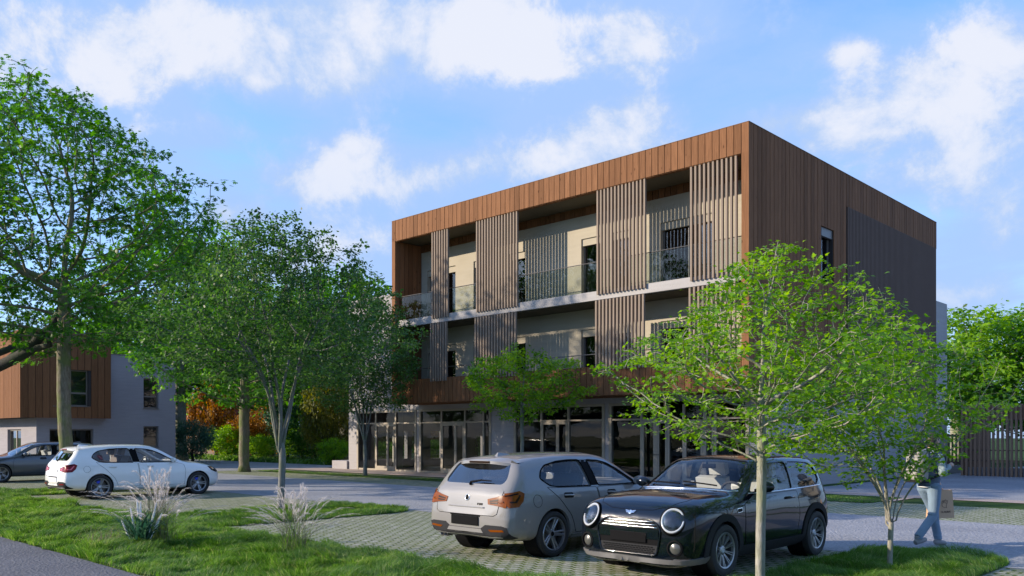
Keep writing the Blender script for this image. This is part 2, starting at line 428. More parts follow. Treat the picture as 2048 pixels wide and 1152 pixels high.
def boards(mb, a0, a1, z0, z1, h0, h1, axis, holes=(), w=.25, gap=.022, phase=0):
    n = max(1, round((a1-a0)/w)); w = (a1-a0)/n
    for i in range(n):
        x0 = a0+i*w+gap/2; x1 = a0+(i+1)*w-gap/2; xm = (x0+x1)/2
        if i == 0: x0 = a0
        if i == n-1: x1 = a1
        tn = rng.random(); z = z0; j = rng.uniform(-.004,.004)
        cuts = sorted((h[2], h[3]) for h in holes if h[0] < xm < h[1])
        for c0, c1 in cuts+[(z1, z1)]:
            if c0-z > 1e-3:
                if axis == 'y': mb.box(x0, x1, h0+j, h1, z, c0, tn)
                else: mb.box(h0, h1+j, x0, x1, z, c0, tn)
            z = max(z, c1)

BX0, BX1, BY0, BY1 = -29.64, -12.49, 23.13, 39.9
YW = 24.63                                   # the rendered wall behind the balconies and of the ground floor
Z1, ZP, ZS, ZF, ZT = 3.06, 4.07, 6.60, 10.17, 11.07
bld = empty('apartment_building', (BX1, BY0, 0))
tag(bld, 'three storey block clad in brown timber boards with slatted balconies and dark shopfronts', 'building')
def B(mb, name, mat, parent=None, **k):
    o = mb.build(name, mat, parent or bld, **k)
    if parent is None: at_base(o, bld)
    return o
def BP(mb, name, mat, parent, **k):           # a sub-part: its parent already sits in street-grid coordinates
    return mb.build(name, mat, parent, **k)

# windows behind the balconies: (left px, right px, kind)
wins = []
for l, r in ((855,876),(884,911),(947,979),(1018,1051),(1162.5,1204),(1224,1263),(1321,1429)):
    wins.append((onY(l,YW)[0], onY(r,YW)[0]))
up_holes = [(a,b,6.74,9.02) for a,b in wins]
lo_holes = [(a,b,3.30,5.62) for a,b in wins]
# shopfront openings
shop_px = [(714.7,832.6,[751.8,791.4]),(839.5,982,[883,930,967]),(1028.7,1209,[1083,1137]),(1219,1412,[1283,1337])]
shops = [(onY(l,YW)[0], onY(r,YW)[0], [onY(m,YW)[0] for m in ms]) for l,r,ms in shop_px]
last = shops[2]
shops.append((-16.9,-13.3,[-15.7,-14.5]))
SHZ = 2.84
m = MB()
XL = -35.0
wall_with_holes(m, XL, BX0, 0, Z1, [(a,b,.02,SHZ) for a,b,_ in shops if b < BX0+.01], YW, YW+.25, 'y')
wall_with_holes(m, BX0, BX1-.02, 0, Z1, [(max(a,BX0),b,.02,SHZ) for a,b,_ in shops if b > BX0], YW, YW+.25, 'y')
YR = 37.0
holes = []
for l, r, t_, b_ in ((742.8,808.7,861.7,918.6),(817,829,861.7,918.6),(854.9,879,861.7,917),(944,961,871,919)):
    ya, d1 = onX(l, XL); yb_, d2 = onX(r, XL); holes.append((ya, yb_, Zat(b_, d1), Zat(t_, d1)))
wall_with_holes(m, YW+.25, BY1-.3, 0, Z1, holes, XL, XL+.25, 'x')            # left flank, open to the garden
m.box(BX1-.27, BX1-.02, YW+.25, BY1-.3, 0, Z1)                              # right flank
m.box(XL+.25, BX1-.27, YR, YR+.3, 0, Z1)
B(m, 'ground_floor_wall', MAT['stucco'])
m = MB(); m.box(XL, BX0+.02, YW+.01, BY1-.4, Z1, 8.3); B(m, 'rear_wing', MAT['stucco'])
m = MB(); m.box(BX0+2, BX1-.02, BY1, BY1+1.5, 0, 7.63); B(m, 'concrete_wing', MAT['concrete'])
m = MB()
for z in (2.5, 5.05): m.box(BX0+2, BX1-.012, BY1+.01, BY1+1.508, z, z+.012)
B(m, 'panel_joint', MAT['dark'])
# rooms
m = MB(); m.box(XL+.25, BX1-.27, YW+.25, YR, .0, .022); B(m, 'shop_floor', MAT['roomfloor'])
m = MB(); m.box(XL+.25, BX1-.27, YW+.25, YR, 2.95, 3.05)
for x in (-22.4, -17.6): m.box(x, x+.2, YW+.3, YR, .022, 2.95)
B(m, 'shop_partition', MAT['room'])
yc, _ = onX(790, XL+.6); m = MB(); m.box(XL+.45, XL+.75, yc-.05, yc+.4, .022, 2.95); B(m, 'shop_column', MAT['lightroom'])
# upper storeys: rendered wall with openings, floors, dark rooms
m = MB()
wall_with_holes(m, BX0+.22, BX1-.22, Z1+.1, ZF+.35, lo_holes+up_holes, YW, YW+.3, 'y')
B(m, 'balcony_wall', MAT['cream'])
m = MB()
m.box(BX0+.22, BX1-.22, YW+.3, BY1-.2, Z1+.1, Z1+.2); m.box(BX0+.22, BX1-.22, YW+.3, BY1-.2, 6.4, 6.6)
m.box(BX0+.22, BX1-.22, YW+.3, BY1-.2, ZF+.05, ZF+.3)
m.box(BX0+.22, BX1-.22, YW+3.2, YW+3.3, Z1+.2, 6.4); m.box(BX0+.22, BX1-.22, YW+3.2, YW+3.3, 6.6, ZF+.05)
for x in (-27.2,-24.2,-19.6,-16.6): m.box(x, x+.1, YW+.3, YW+3.2, Z1+.2, 6.4); m.box(x, x+.1, YW+.3, YW+3.2, 6.6, ZF+.05)
B(m, 'upper_rooms', MAT['room'])
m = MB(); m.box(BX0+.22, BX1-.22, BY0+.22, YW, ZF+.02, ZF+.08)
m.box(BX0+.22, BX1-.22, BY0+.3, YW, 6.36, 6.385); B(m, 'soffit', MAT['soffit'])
m = MB(); boards(m, BX0+.225, BX1-.225, ZF-.30, ZF+.015, YW-.03, YW-.002, 'y', (), w=.25); B(m, 'timber_shade_band', MAT['wood'])  # board strip standing in for the occlusion shade where wall meets ceiling
m = MB(); m.box(BX0+.22, BX1-.22, BY0+.12, YW, 6.39, 6.70); B(m, 'balcony_slab', MAT['concrete'])
m = MB(); m.box(BX0+.2, BX1-.2, BY0+.18, YW, Z1+.05, 3.28); B(m, 'lower_balcony_floor', MAT['concrete'])
# timber: backing, then boards
m = MB()
m.box(BX0+.03, BX1-.03, BY0+.03, BY0+.2, ZF+.01, ZT-.02); m.box(BX0+.03, BX1-.03, BY0+.03, BY0+.16, Z1+.01, ZP-.02)
m.box(BX0+.03, BX0+.2, BY0+.03, YW+.6, Z1+.01, ZT-.03)
side_holes = [(28.25,29.15,6.95,8.85),(30.3,39.78,Z1+.02,9.9)]
wall_with_holes(m, BY0+.2, BY1, Z1+.01, ZT-.03, [(28.25,29.15,6.95,8.85)], BX1-.2, BX1-.04, 'x')
m.box(BX0+.05, BX1-.05, BY1-.1, BY1-.01, Z1, ZT-.04)
m.box(BX0+.05, BX0+.2, YW+.6, BY1-.1, 8.2, ZT-.04)
B(m, 'cladding_backing', MAT['dark'])
m = MB(); m.box(BX0+.2, BX1-.2, BY0+.2, BY1-.1, ZT-.35, ZT-.2); B(m, 'roof', MAT['concrete'])
m = MB()
boards(m, BX0, BX1, ZF, ZT, BY0, BY0+.03, 'y')
boards(m, BX0, BX0+.22, ZP, ZF, BY0, BY0+.03, 'y'); boards(m, BX1-.24, BX1, ZP, ZF, BY0, BY0+.03, 'y')
boards(m, BX0+.22, BX1-.24, ZF-.02, ZF, BY0+.03, BY0+.2, 'y')
boards(m, BX0, BX1, Z1, ZP, BY0, BY0+.03, 'y')
boards(m, BX0+.2, BX1-.2, ZP-.02, ZP, BY0+.03, BY0+.16, 'y')
boards(m, BX0+.3, BX1-.3, Z1-.02, Z1, BY0+.04, YW-.02, 'y')
B(m, 'timber_front', MAT['wood'])
m = MB(); boards(m, BY0+.03, BY1, Z1, ZT, BX1-.04, BX1, 'x', side_holes, w=.262); B(m, 'timber_side', MAT['wood'])
m = MB(); boards(m, BY0+.03, YW-.01, ZP+.02, ZF, BX0+.2, BX0+.222, 'x', (), w=.25); B(m, 'timber_reveal', MAT['wood'])
m = MB(); boards(m, BY0+.03, YW-.01, ZP+.02, ZF, BX1-.222, BX1-.2, 'x', (), w=.25); B(m, 'timber_reveal', MAT['wood'])
m = MB(); m.box(BX0-.012, BX1+.012, BY0-.012, BY0+.22, ZT, ZT+.012); m.box(BX1-.2, BX1+.012, BY0+.22, BY1+.01, ZT, ZT+.012)
m.box(BX0-.012, BX0+.2, BY0+.22, BY1, ZT, ZT+.012); B(m, 'parapet_cap', MAT['cap'])
# slat screens on the balconies
for l, r, n in ((863,895,7),(952,1034,15),(1193,1290,14),(1380,1473,11)):
    a, b = onY(l,BY0+.03)[0], onY(r,BY0+.03)[0]
    for z0, z1 in ((6.56,ZF+.02),(ZP-.14,6.34)):
        m = MB()
        for i in range(n):
            x = a+(b-a-.065)*i/(n-1)
            yy = BY0+.03
            if z0 < 5: yy = BY0-.05
            m.box(x, x+.065, yy, yy+.085, z0, z1, rng.random())
        if z0 > 5: m.box(a, b, BY0+.1152, BY0+.118, ZF-.06, ZF-.02)
        B(m, 'slat_screen', MAT['slat'])
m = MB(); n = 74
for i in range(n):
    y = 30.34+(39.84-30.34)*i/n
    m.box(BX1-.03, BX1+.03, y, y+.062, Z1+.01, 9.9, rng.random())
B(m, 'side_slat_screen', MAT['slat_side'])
# railings
def railing(z0, z1, glass):
    m = MB(); m.tube([(BX0+.22,BY0+.2,z1),(BX1-.22,BY0+.2,z1)], .017, 8)
    o = B(m, 'handrail', MAT['steel'])
    if glass:
        n = 9; w = (BX1-BX0-.5)/n
        for i in range(n):
            g = MB(); x = BX0+.25+i*w; g.box(x+.01, x+w-.01, BY0+.193, BY0+.207, z0, z1-.03)
            B(g, 'glass_panel', MAT['rail_glass'])
railing(6.71, 7.73, True); railing(4.1, 4.52, False)
# windows of the flats
def flat_window(a, b, z0, z1, blind):
    y0 = YW+.16; m = MB(); f = .06
    m.box(a, a+f, y0, y0+.07, z0, z1); m.box(b-f, b, y0, y0+.07, z0, z1)
    m.box(a+f, b-f, y0, y0+.07, z1-f, z1); m.box(a+f, b-f, y0, y0+.07, z0, z0+f)
    if b-a > 1.2:
        c = (a+b)/2; m.box(c-.04, c+.04, y0+.001, y0+.069, z0+f, z1-f)
    w = B(m, 'window', MAT['frame_grey'])
    g = MB(); g.box(a+f, b-f, y0+.03, y0+.042, z0+f, z1-f); BP(g, 'pane', MAT['glass'], w)
    if blind:
        s = MB(); s.box(a+.002, b-.002, YW+.05, YW+.14, z1-.26, z1-.002); BP(s, 'shutter_box', MAT['cream'], w)
for i, (a,b) in enumerate(wins):
    for (z0,z1) in ((6.74,9.02),(3.30,5.62)): flat_window(a, b, z0, z1, True)
m = MB(); y0,y1,z0,z1 = 28.25,29.15,6.95,8.85
for bx in ((y0,y0+.05,z0,z1),(y1-.05,y1,z0,z1),(y0+.05,y1-.05,z1-.05,z1),(y0+.05,y1-.05,z0,z0+.05)): m.box(BX1-.26,BX1-.19,*bx)
w = B(m, 'side_window', MAT['frame_grey'])
g = MB(); g.box(BX1-.23,BX1-.22,y0+.05,y1-.05,z0+.05,z1-.05); BP(g,'pane',MAT['glass'],w)
g = MB(); g.box(BX1-.18,BX1-.06,y0,y1,z1-.3,z1-.003); BP(g,'shutter_box',MAT['frame_grey'],w)
# shopfronts
def shopfront(a, b, mull, door):
    y0 = YW-.03; y1 = YW+.10; m = MB(); f = .10; zt = 2.25
    xs = [a]+list(mull)+[b]
    m.box(a-.02, a+f, y0, y1, 0.02, SHZ); m.box(b-f, b+.02, y0, y1, 0.02, SHZ)
    m.box(a+f, b-f, y0, y1, SHZ-.09, SHZ)
    for i, x in enumerate(mull): m.box(x-.045, x+.045, y0+.01, y1, 0.02, SHZ-.09)
    segs = [(xs[i]+(f if i==0 else .045), xs[i+1]-(f if i==len(xs)-2 else .045)) for i in range(len(xs)-1)]
    for i,(u,v) in enumerate(segs):
        m.box(u, v, y0+.02, y1, zt-.03, zt+.03)
        if i != door: m.box(u, v, y0+.02, y1, .02, .10)
    fr = B(m, 'shopfront', MAT['bronze'])
    for i,(u,v) in enumerate(segs):
        g = MB(); g.box(u, v, y0+.06, y0+.07, zt+.03, SHZ-.09); BP(g, 'pane', MAT['shopglass'], fr)
        if i != door:
            g = MB(); g.box(u, v, y0+.06, y0+.07, .10, zt-.03); BP(g, 'pane', MAT['shopglass'], fr)
    u, v = segs[door]; d = MB(); c = u+(v-u)*.62; s = .07
    for p, q in ((u, c), (c, v)):
        d.box(p+.006, p+s, y0-.005, y0+.05, .03, zt-.035); d.box(q-s, q-.006, y0-.005, y0+.05, .03, zt-.035)
        d.box(p+s, q-s, y0-.005, y0+.05, zt-.035-.11, zt-.035); d.box(p+s, q-s, y0-.005, y0+.05, .03, .24)
    do = B(d, 'double_door', MAT['bronze'])
    g = MB(); g.box(u+s, c-s, y0+.02, y0+.03, .24, zt-.145); g.box(c+s, v-s, y0+.02, y0+.03, .24, zt-.145); BP(g, 'door_glass', MAT['shopglass'], do)
    h = MB(); h.tube([(c-.035,y0-.006,1.02),(c-.035,y0-.05,1.02),(c-.14,y0-.05,1.02)], .011, 6); h.tube([(c+.035,y0-.006,1.02),(c+.035,y0-.05,1.02),(c+.13,y0-.05,1.02)], .011, 6)
    BP(h, 'handle', MAT['steel'], do)
for a,b,ms in shops: shopfront(a, b, ms, 1)
# low planter wall against the left corner
m = MB(); m.box(-36.3, XL-.03, YW-.1, YW+1.4, 0, .42); o = m.build('low_wall', MAT['stucco'], bevel=.01)
tag(o, 'low grey rendered wall beside left corner of the timber clad block', 'low wall')

# ------------------------------------------------------------------ the house on the left
hd = 42.0; hx, hy = GD(40, hd)                    # foot of the timber corner
house = empty('house', (hx, hy, 0))
tag(house, 'two storey grey rendered house with a brown timber upper box, behind parked cars', 'house')
def H(mb, name, mat, parent=None, **k):
    o = mb.build(name, mat, parent or house, **k)
    if parent is None: at_base(o, house)
    return o
def HY(px): return onX(px, hx)[0]                 # along the right-hand face
xw = hx-.55                                        # rendered wall set back under the box
def WY(px): return onX(px, xw)[0]
yb = WY(351); HT = 6.25
hd2 = lambda y, X: -SA*X+CA*y
zt_grey = 1.7+(870-709)*hd2(WY(225),xw)/F
box_y1 = HY(222); zb, zt = 2.57, 6.95
w_up = (HY(107), HY(177), Zat(812,hd2(HY(140),hx)), Zat(739,hd2(HY(140),hx)))
w_s1 = (WY(287), WY(317), Zat(817,hd2(WY(302),xw)), Zat(757,hd2(WY(302),xw)))
w_s2 = (WY(287), WY(317), Zat(894,hd2(WY(302),xw)), Zat(852.5,hd2(WY(302),xw)))
w_g = (WY(99), WY(187), .05, Zat(858,hd2(WY(150),xw)))
m = MB()
y_front = hy+.9
wall_with_holes(m, y_front, yb, 0, zt_grey, [w_s1, w_s2, w_g], xw-.3, xw, 'x')
m.box(xw-9.5, xw-.3, yb-.3, yb, 0, zt_grey)
door_x = [onY(p, y_front)[0] for p in (15, 42)]
wall_with_holes(m, xw-12, xw-.3, 0, zb, [(door_x[0], door_x[1], .05, Zat(858, 43))], y_front, y_front+.3, 'y')
H(m, 'rendered_wall', MAT['stucco_house'])
m = MB(); m.box(xw-9.5, xw-.3, y_front+.3, yb-.3, zt_grey-.25, zt_grey-.1); H(m, 'roof', MAT['concrete'])
m = MB(); m.box(xw-.32, xw+.03, box_y1+.02, yb+.02, zt_grey, zt_grey+.04); H(m, 'roof_edge', MAT['frame_grey'])
m = MB()
wall_with_holes(m, hy+.03, box_y1-.03, zb+.02, zt-.03, [w_up], hx-.2, hx-.03, 'x')
m.box(hx-12, hx-.2, hy+.03, hy+.2, zb+.02, zt-.03); m.box(hx-12, hx-.2, hy+.2, box_y1-.03, zb+.02, zb+.1)
m.box(hx-12, hx-.2, hy+.2, box_y1-.03, zt-.3, zt-.2); m.box(hx-12, hx-.2, box_y1-.2, box_y1-.03, zt_grey, zt-.03)
H(m, 'cladding_backing', MAT['dark'])
m = MB(); boards(m, hy+.03, box_y1, zb, zt, hx-.03, hx, 'x', [w_up], w=.33); boards(m, hx-12, hx, zb, zt, hy, hy+.03, 'y', (), w=.27)
boards(m, hx-12, hx-.03, zt-1, zt, box_y1-.03, box_y1-.002, 'y', (), w=.3)
H(m, 'timber_box', MAT['wood'])
def hwin(X, w, split, frame=.07, mull=False, name='window'):
    m = MB(); a,b,z0,z1 = w; x0, x1 = X-.22, X-.15
    for bx in ((a,a+frame,z0,z1),(b-frame,b,z0,z1),(a+frame,b-frame,z1-frame,z1),(a+frame,b-frame,z0,z0+frame)): m.box(x0,x1,*bx)
    if split: m.box(x0+.002, x1+.01, a+frame, b-frame, z0+(z1-z0)*split-.04, z0+(z1-z0)*split+.04)
    if mull: m.box(x0+.002, x1-.002, (a+b)/2-.04, (a+b)/2+.04, z0+frame, z1-frame)
    o = H(m, name, MAT['frame_grey'])
    g = MB(); g.box(x0+.03, x0+.04, a+frame, b-frame, z0+frame, z1-frame); g.build('pane', MAT['glass'], o)
    s = MB(); s.box(X-.14, X+.04, a-.03, b+.03, z0-.035, z0-.003); s.build('sill', MAT['frame_grey'], o)
hwin(hx, w_up, .36, mull=True); hwin(xw, w_s1, .4); hwin(xw, w_s2, 0); hwin(xw, w_g, 0, mull=True, name='patio_door')
m = MB(); a, b = door_x; z1 = Zat(858,43)
m.box(a, a+.08, y_front+.12, y_front+.2, .05, z1); m.box(b-.08, b, y_front+.12, y_front+.2, .05, z1); m.box(a+.08, b-.08, y_front+.12, y_front+.2, z1-.08, z1)
m.box((a+b)/2-.05, (a+b)/2+.05, y_front+.121, y_front+.199, .05, z1-.08)
o = H(m, 'front_door', MAT['bronze']); g = MB(); g.box(a+.08, b-.08, y_front+.15, y_front+.16, .05, z1-.08); g.build('pane', MAT['glass'], o)
m = MB(); m.box(xw-9, xw-.3, y_front+.3, yb-.3, 2.6, 2.75); m.box(xw-4, xw-3.9, y_front+.3, yb-.3, 0, 2.6); m.box(xw-4, xw-3.9, hy+.2, yb-.3, 2.75, zt_grey-.25)
H(m, 'rooms', MAT['room'])

# ------------------------------------------------------------------ slatted bin store on the right
px0, _ = onY(1921.6, 38.5)
pg = empty('slatted_pavilion', (px0, 38.5, 0))
tag(pg, 'brown slatted pavilion with a solid fascia and pale plinth at the road end', 'pavilion')
def P_(mb, name, mat): return at_base(mb.build(name, mat, pg), pg)
x1 = px0+9; PZ = 2.95
m = MB(); n = 54
for i in range(n+1):
    x = px0+(x1-px0)*i/n; m.box(x, x+.075, 38.5, 38.62, 0, PZ, rng.random())
for i in range(14): m.box(px0, px0+.12, 38.75+i*.27, 38.83+i*.27, 0, PZ, rng.random())
P_(m, 'slats', MAT['slat_pav'])
m = MB(); m.box(px0+.08, x1, 38.62, 38.68, PZ-.62, PZ-.03); m.box(px0+.122, px0+.18, 38.68, 42.5, PZ-.62, PZ-.03); P_(m, 'fascia', MAT['slat_pav'])
m = MB()
for z in (.62, 1.05): m.box(px0+.08, x1, 38.62, 38.66, z, z+.05)
P_(m, 'rail', MAT['slat_side'])
m = MB(); m.box(px0+.2, x1, 38.72, 38.95, 0, .36); P_(m, 'plinth', MAT['stucco'])
m = MB(); n = 12
for i in range(n): m.box(px0+i*.75, px0+i*.75+.07, 42.5, 42.6, 0, PZ-.05)
m.box(px0, x1, 42.62, 42.68, PZ-.6, PZ-.05)
P_(m, 'back_posts', MAT['slat_side'])
# slatted screen with planter beyond it
f0, _ = onY(1880, 41.5); f1, _ = onY(1926, 41.5)
sc_ = empty('slatted_fence', (f0, 41.5, 0)); tag(sc_, 'low brown slatted fence behind a planter, between timber block and pavilion', 'fence')
m = MB(); n = int((f1-f0)/.16)
for i in range(n): m.box(f0+i*.16, f0+i*.16+.07, 41.5, 41.56, .3, 1.75)
m.box(f0, f1, 41.56, 41.6, 1.62, 1.72); m.box(f0, f1, 41.56, 41.6, .4, .5)
at_base(m.build('slats', MAT['slat_side'], sc_), sc_)
m = MB(); m.box(f0, f1+.5, 41.0, 41.4, 0, .33); o = m.build('planter', MAT['concrete'], bevel=.01)
tag(o, 'long low concrete planter in front of the slatted fence', 'planter')
# ------------------------------------------------------------------ cars: built in car space, y forward, rear axle at y = 0
def M_paint(name, col, metal=.0, rough=.35, coat=1.0, spec=.5):
    t = NT(name); n = t.noise(t.coord(), 3, 3)
    c = t.mix(n, tuple(x*.95 for x in col), tuple(min(1,x*1.05) for x in col))
    return t.pbr(c, rough, metal, None, coat, spec)
MAT['paint_silver'] = M_paint('warm_silver_paint', (.215,.206,.20), 0, .4, 1.0, .15)
MAT['paint_white'] = M_paint('white_paint', (.78,.77,.76), 0, .35)
MAT['paint_grey'] = M_paint('graphite_paint', (.075,.078,.09), .3, .3)
MAT['paint_black'] = M_paint('black_paint', (.002,.004,.009), 0, .15, .85, .15)
MAT['trim'] = M_plain('grey_plastic', (.030,.030,.032), .8, var=.1, spec=.08)
MAT['lip'] = M_plain('grey_bumper_lip', (.13,.125,.125), .5, .1, var=.1)
MAT['tyre'] = M_plain('tyre_rubber', (.018,.018,.019), .75, var=.2)
MAT['rim'] = M_plain('grey_alloy', (.30,.30,.315), .32, .75, var=.08)
MAT['car_glass'] = M_glass('car_glass', (.80,.83,.84), .95, boost=1.0)
MAT['car_glass_dark'] = M_glass('tinted_car_glass', (.30,.33,.35), 1.0, boost=3.0)
MAT['seat_dark'] = M_plain('dark_seat', (.035,.033,.034), .7)
MAT['seat_tan'] = M_plain('tan_seat', (.14,.085,.06), .6)
MAT['seat_cream'] = M_plain('cream_seat', (.62,.60,.56), .6)
MAT['red_lens'] = M_plain('red_lens', (.17,.005,.010), .25, 0, .3, var=.3, spec=.1)
MAT['red_glow'] = M_plain('pale_red_light_guide', (.75,.07,.09), .2, 0, 1.0)
MAT['amber_lens'] = M_plain('amber_lens', (.17,.042,.003), .25, 0, .25, var=.5, scale=9, spec=.1)
MAT['amber_dark'] = M_plain('dark_amber_lens', (.02,.009,.003), .25, 0, .25, var=.3, spec=.1)
MAT['lamp_glass'] = M_plain('lamp_reflector', (.72,.74,.78), .08, .9, 1.0)
MAT['lamp_white'] = M_plain('white_lamp_ring', (.5,.52,.56), .2, 0, 1.0)
MAT['blue_caliper'] = M_plain('blue_caliper', (.01,.05,.55), .4)
MAT['plate_white'] = M_plain('white_plate', (.75,.75,.75), .4)

HATCH = """
-0.88 .36 .30  .38 .40  .42 .47  .40 .54  .36 .585 .30 .60  .15 .605 .61
-0.865 .34 .50  .60 .39  .64 .48  .62 .57  .58 .61 .50 .64 .25 .650 .655
-0.835 .31 .60  .72 .37  .76 .49  .74 .63  .70 .70 .61 .76 .31 .79 .80
-0.80 .30 .63  .76 .36  .795 .50  .785 .67  .755 .79 .66 .89 .35 .92 .93
-0.72 .28 .66  .795 .35  .83 .50 .82 .71 .785 .85 .69 .98 .38 1.02 1.035
-0.60 .26 .68 .82 .34 .85 .5 .845 .75  .81 .89 .67 1.125 .38 1.18 1.195
-0.48 .25 .69 .83 .33 .865 .5 .855 .78 .82 .915 .64 1.26 .36 1.325 1.34
-0.30 .24 .7 .845 .32 .875 .52 .86 .81 .825 .935 .615 1.305 .36 1.37 1.385
0.0 .22 .7 .85 .3 .88 .55 .868 .82 .83 .94 .605 1.335 .36 1.395 1.41
0.6 .2 .7 .84 .28 .875 .55 .862 .81 .83 .935 .60 1.36 .36 1.418 1.433
1.2 .2 .7 .84 .28 .875 .55 .862 .80 .83 .925 .59 1.35 .36 1.412 1.427
1.5 .2 .7 .84 .28 .875 .55 .862 .795 .83 .915 .585 1.31 .36 1.377 1.392
1.75 .2 .7 .84 .28 .875 .55 .862 .79 .83 .91 .60 1.215 .36 1.285 1.302
2.05 .2 .7 .84 .28 .875 .55 .862 .785 .83 .90 .66 1.05 .38 1.12 1.14
2.3 .2 .7 .84 .28 .875 .55 .862 .78 .825 .885 .70 .945 .4 .985 1.0
2.45 .20 .7 .84 .28 .875 .55 .865 .78 .82 .875 .70 .915 .4 .95 .96
2.7 .2 .7 .84 .3 .88 .56 .868 .77 .81 .85 .68 .892 .4 .925 .935
3.0 .21 .68 .82 .3 .86 .56 .842 .74 .78 .80 .64 .842 .38 .875 .885
3.22 .22 .62 .76 .32 .80 .54 .78 .69 .71 .74 .58 .775 .34 .805 .815
3.36 .24 .52 .66 .34 .70 .50 .68 .61 .62 .655 .5 .685 .3 .705 .715
3.43 .28 .40 .52 .36 .55 .47 .53 .54 .48 .575 .4 .595 .25 .605 .615
"""
MINI = """
-0.60 .36 .30  .36 .42  .40 .50  .38 .58  .34 .62 .28 .64  .14 .65 .65
-0.58 .34 .50  .60 .40  .64 .50  .62 .62  .58 .68 .50 .72 .25 .74 .745
-0.53 .31 .60  .72 .38  .76 .52  .74 .70  .70 .80 .62 .88 .31 .92 .93
-0.47 .28 .66  .78 .36  .815 .53 .80 .75 .765 .88 .68 1.02 .36 1.08 1.10
-0.38 .26 .68 .80 .34 .835 .53 .82 .79 .79 .92 .66 1.20 .36 1.28 1.30
-0.28 .24 .69 .82 .33 .85 .54 .83 .81 .80 .945 .645 1.31 .36 1.365 1.38
0.0 .21 .7 .83 .31 .86 .55 .84 .82 .805 .95 .64 1.345 .36 1.39 1.405
0.5 .19 .7 .83 .29 .86 .55 .84 .82 .805 .945 .635 1.355 .36 1.40 1.415
1.0 .18 .7 .83 .28 .855 .55 .84 .815 .805 .935 .63 1.345 .36 1.395 1.41
1.3 .18 .7 .83 .28 .855 .55 .84 .81 .805 .93 .625 1.315 .36 1.37 1.388
1.5 .18 .7 .83 .28 .855 .55 .84 .81 .805 .925 .635 1.235 .36 1.29 1.308
1.75 .18 .7 .83 .28 .855 .55 .84 .81 .805 .92 .67 1.085 .38 1.14 1.16
1.95 .18 .7 .83 .28 .855 .55 .84 .805 .805 .91 .715 .985 .40 1.025 1.04
2.08 .18 .7 .83 .28 .855 .55 .843 .80 .80 .89 .70 .95 .40 .985 .995
2.4 .17 .7 .83 .27 .86 .55 .852 .80 .80 .89 .69 .945 .40 .985 .995
2.7 .16 .7 .825 .26 .86 .55 .85 .79 .795 .872 .675 .932 .40 .968 .978
2.95 .155 .69 .815 .25 .855 .54 .84 .77 .785 .845 .655 .895 .39 .915 .922
3.08 .16 .66 .79 .25 .83 .53 .81 .745 .755 .81 .625 .855 .38 .868 .874
3.17 .165 .60 .73 .26 .77 .51 .75 .69 .69 .755 .57 .79 .35 .803 .808
3.22 .18 .50 .63 .28 .67 .49 .64 .63 .58 .68 .48 .71 .30 .725 .73
3.245 .21 .40 .50 .30 .54 .46 .51 .56 .46 .60 .38 .625 .24 .635 .64
"""
def pchip(x, y, xq):
    h = np.diff(x); d = np.diff(y, axis=0)/h[:,None]
    m = np.zeros_like(y); m[0] = d[0]; m[-1] = d[-1]
    for i in range(1, len(x)-1):
        w1 = 2*h[i]+h[i-1]; w2 = h[i]+2*h[i-1]
        with np.errstate(divide='ignore', invalid='ignore'):
            mm = (w1+w2)/(w1/d[i-1]+w2/d[i])
        m[i] = np.where(d[i-1]*d[i] > 0, mm, 0)
    k = np.clip(np.searchsorted(x, xq)-1, 0, len(x)-2); t = ((xq-x[k])/h[k])[:,None]; hk = h[k][:,None]
    return ((1+2*t)*(1-t)**2*y[k] + t*(1-t)**2*hk*m[k] + t*t*(3-2*t)*y[k+1] + t*t*(t-1)*hk*m[k+1])
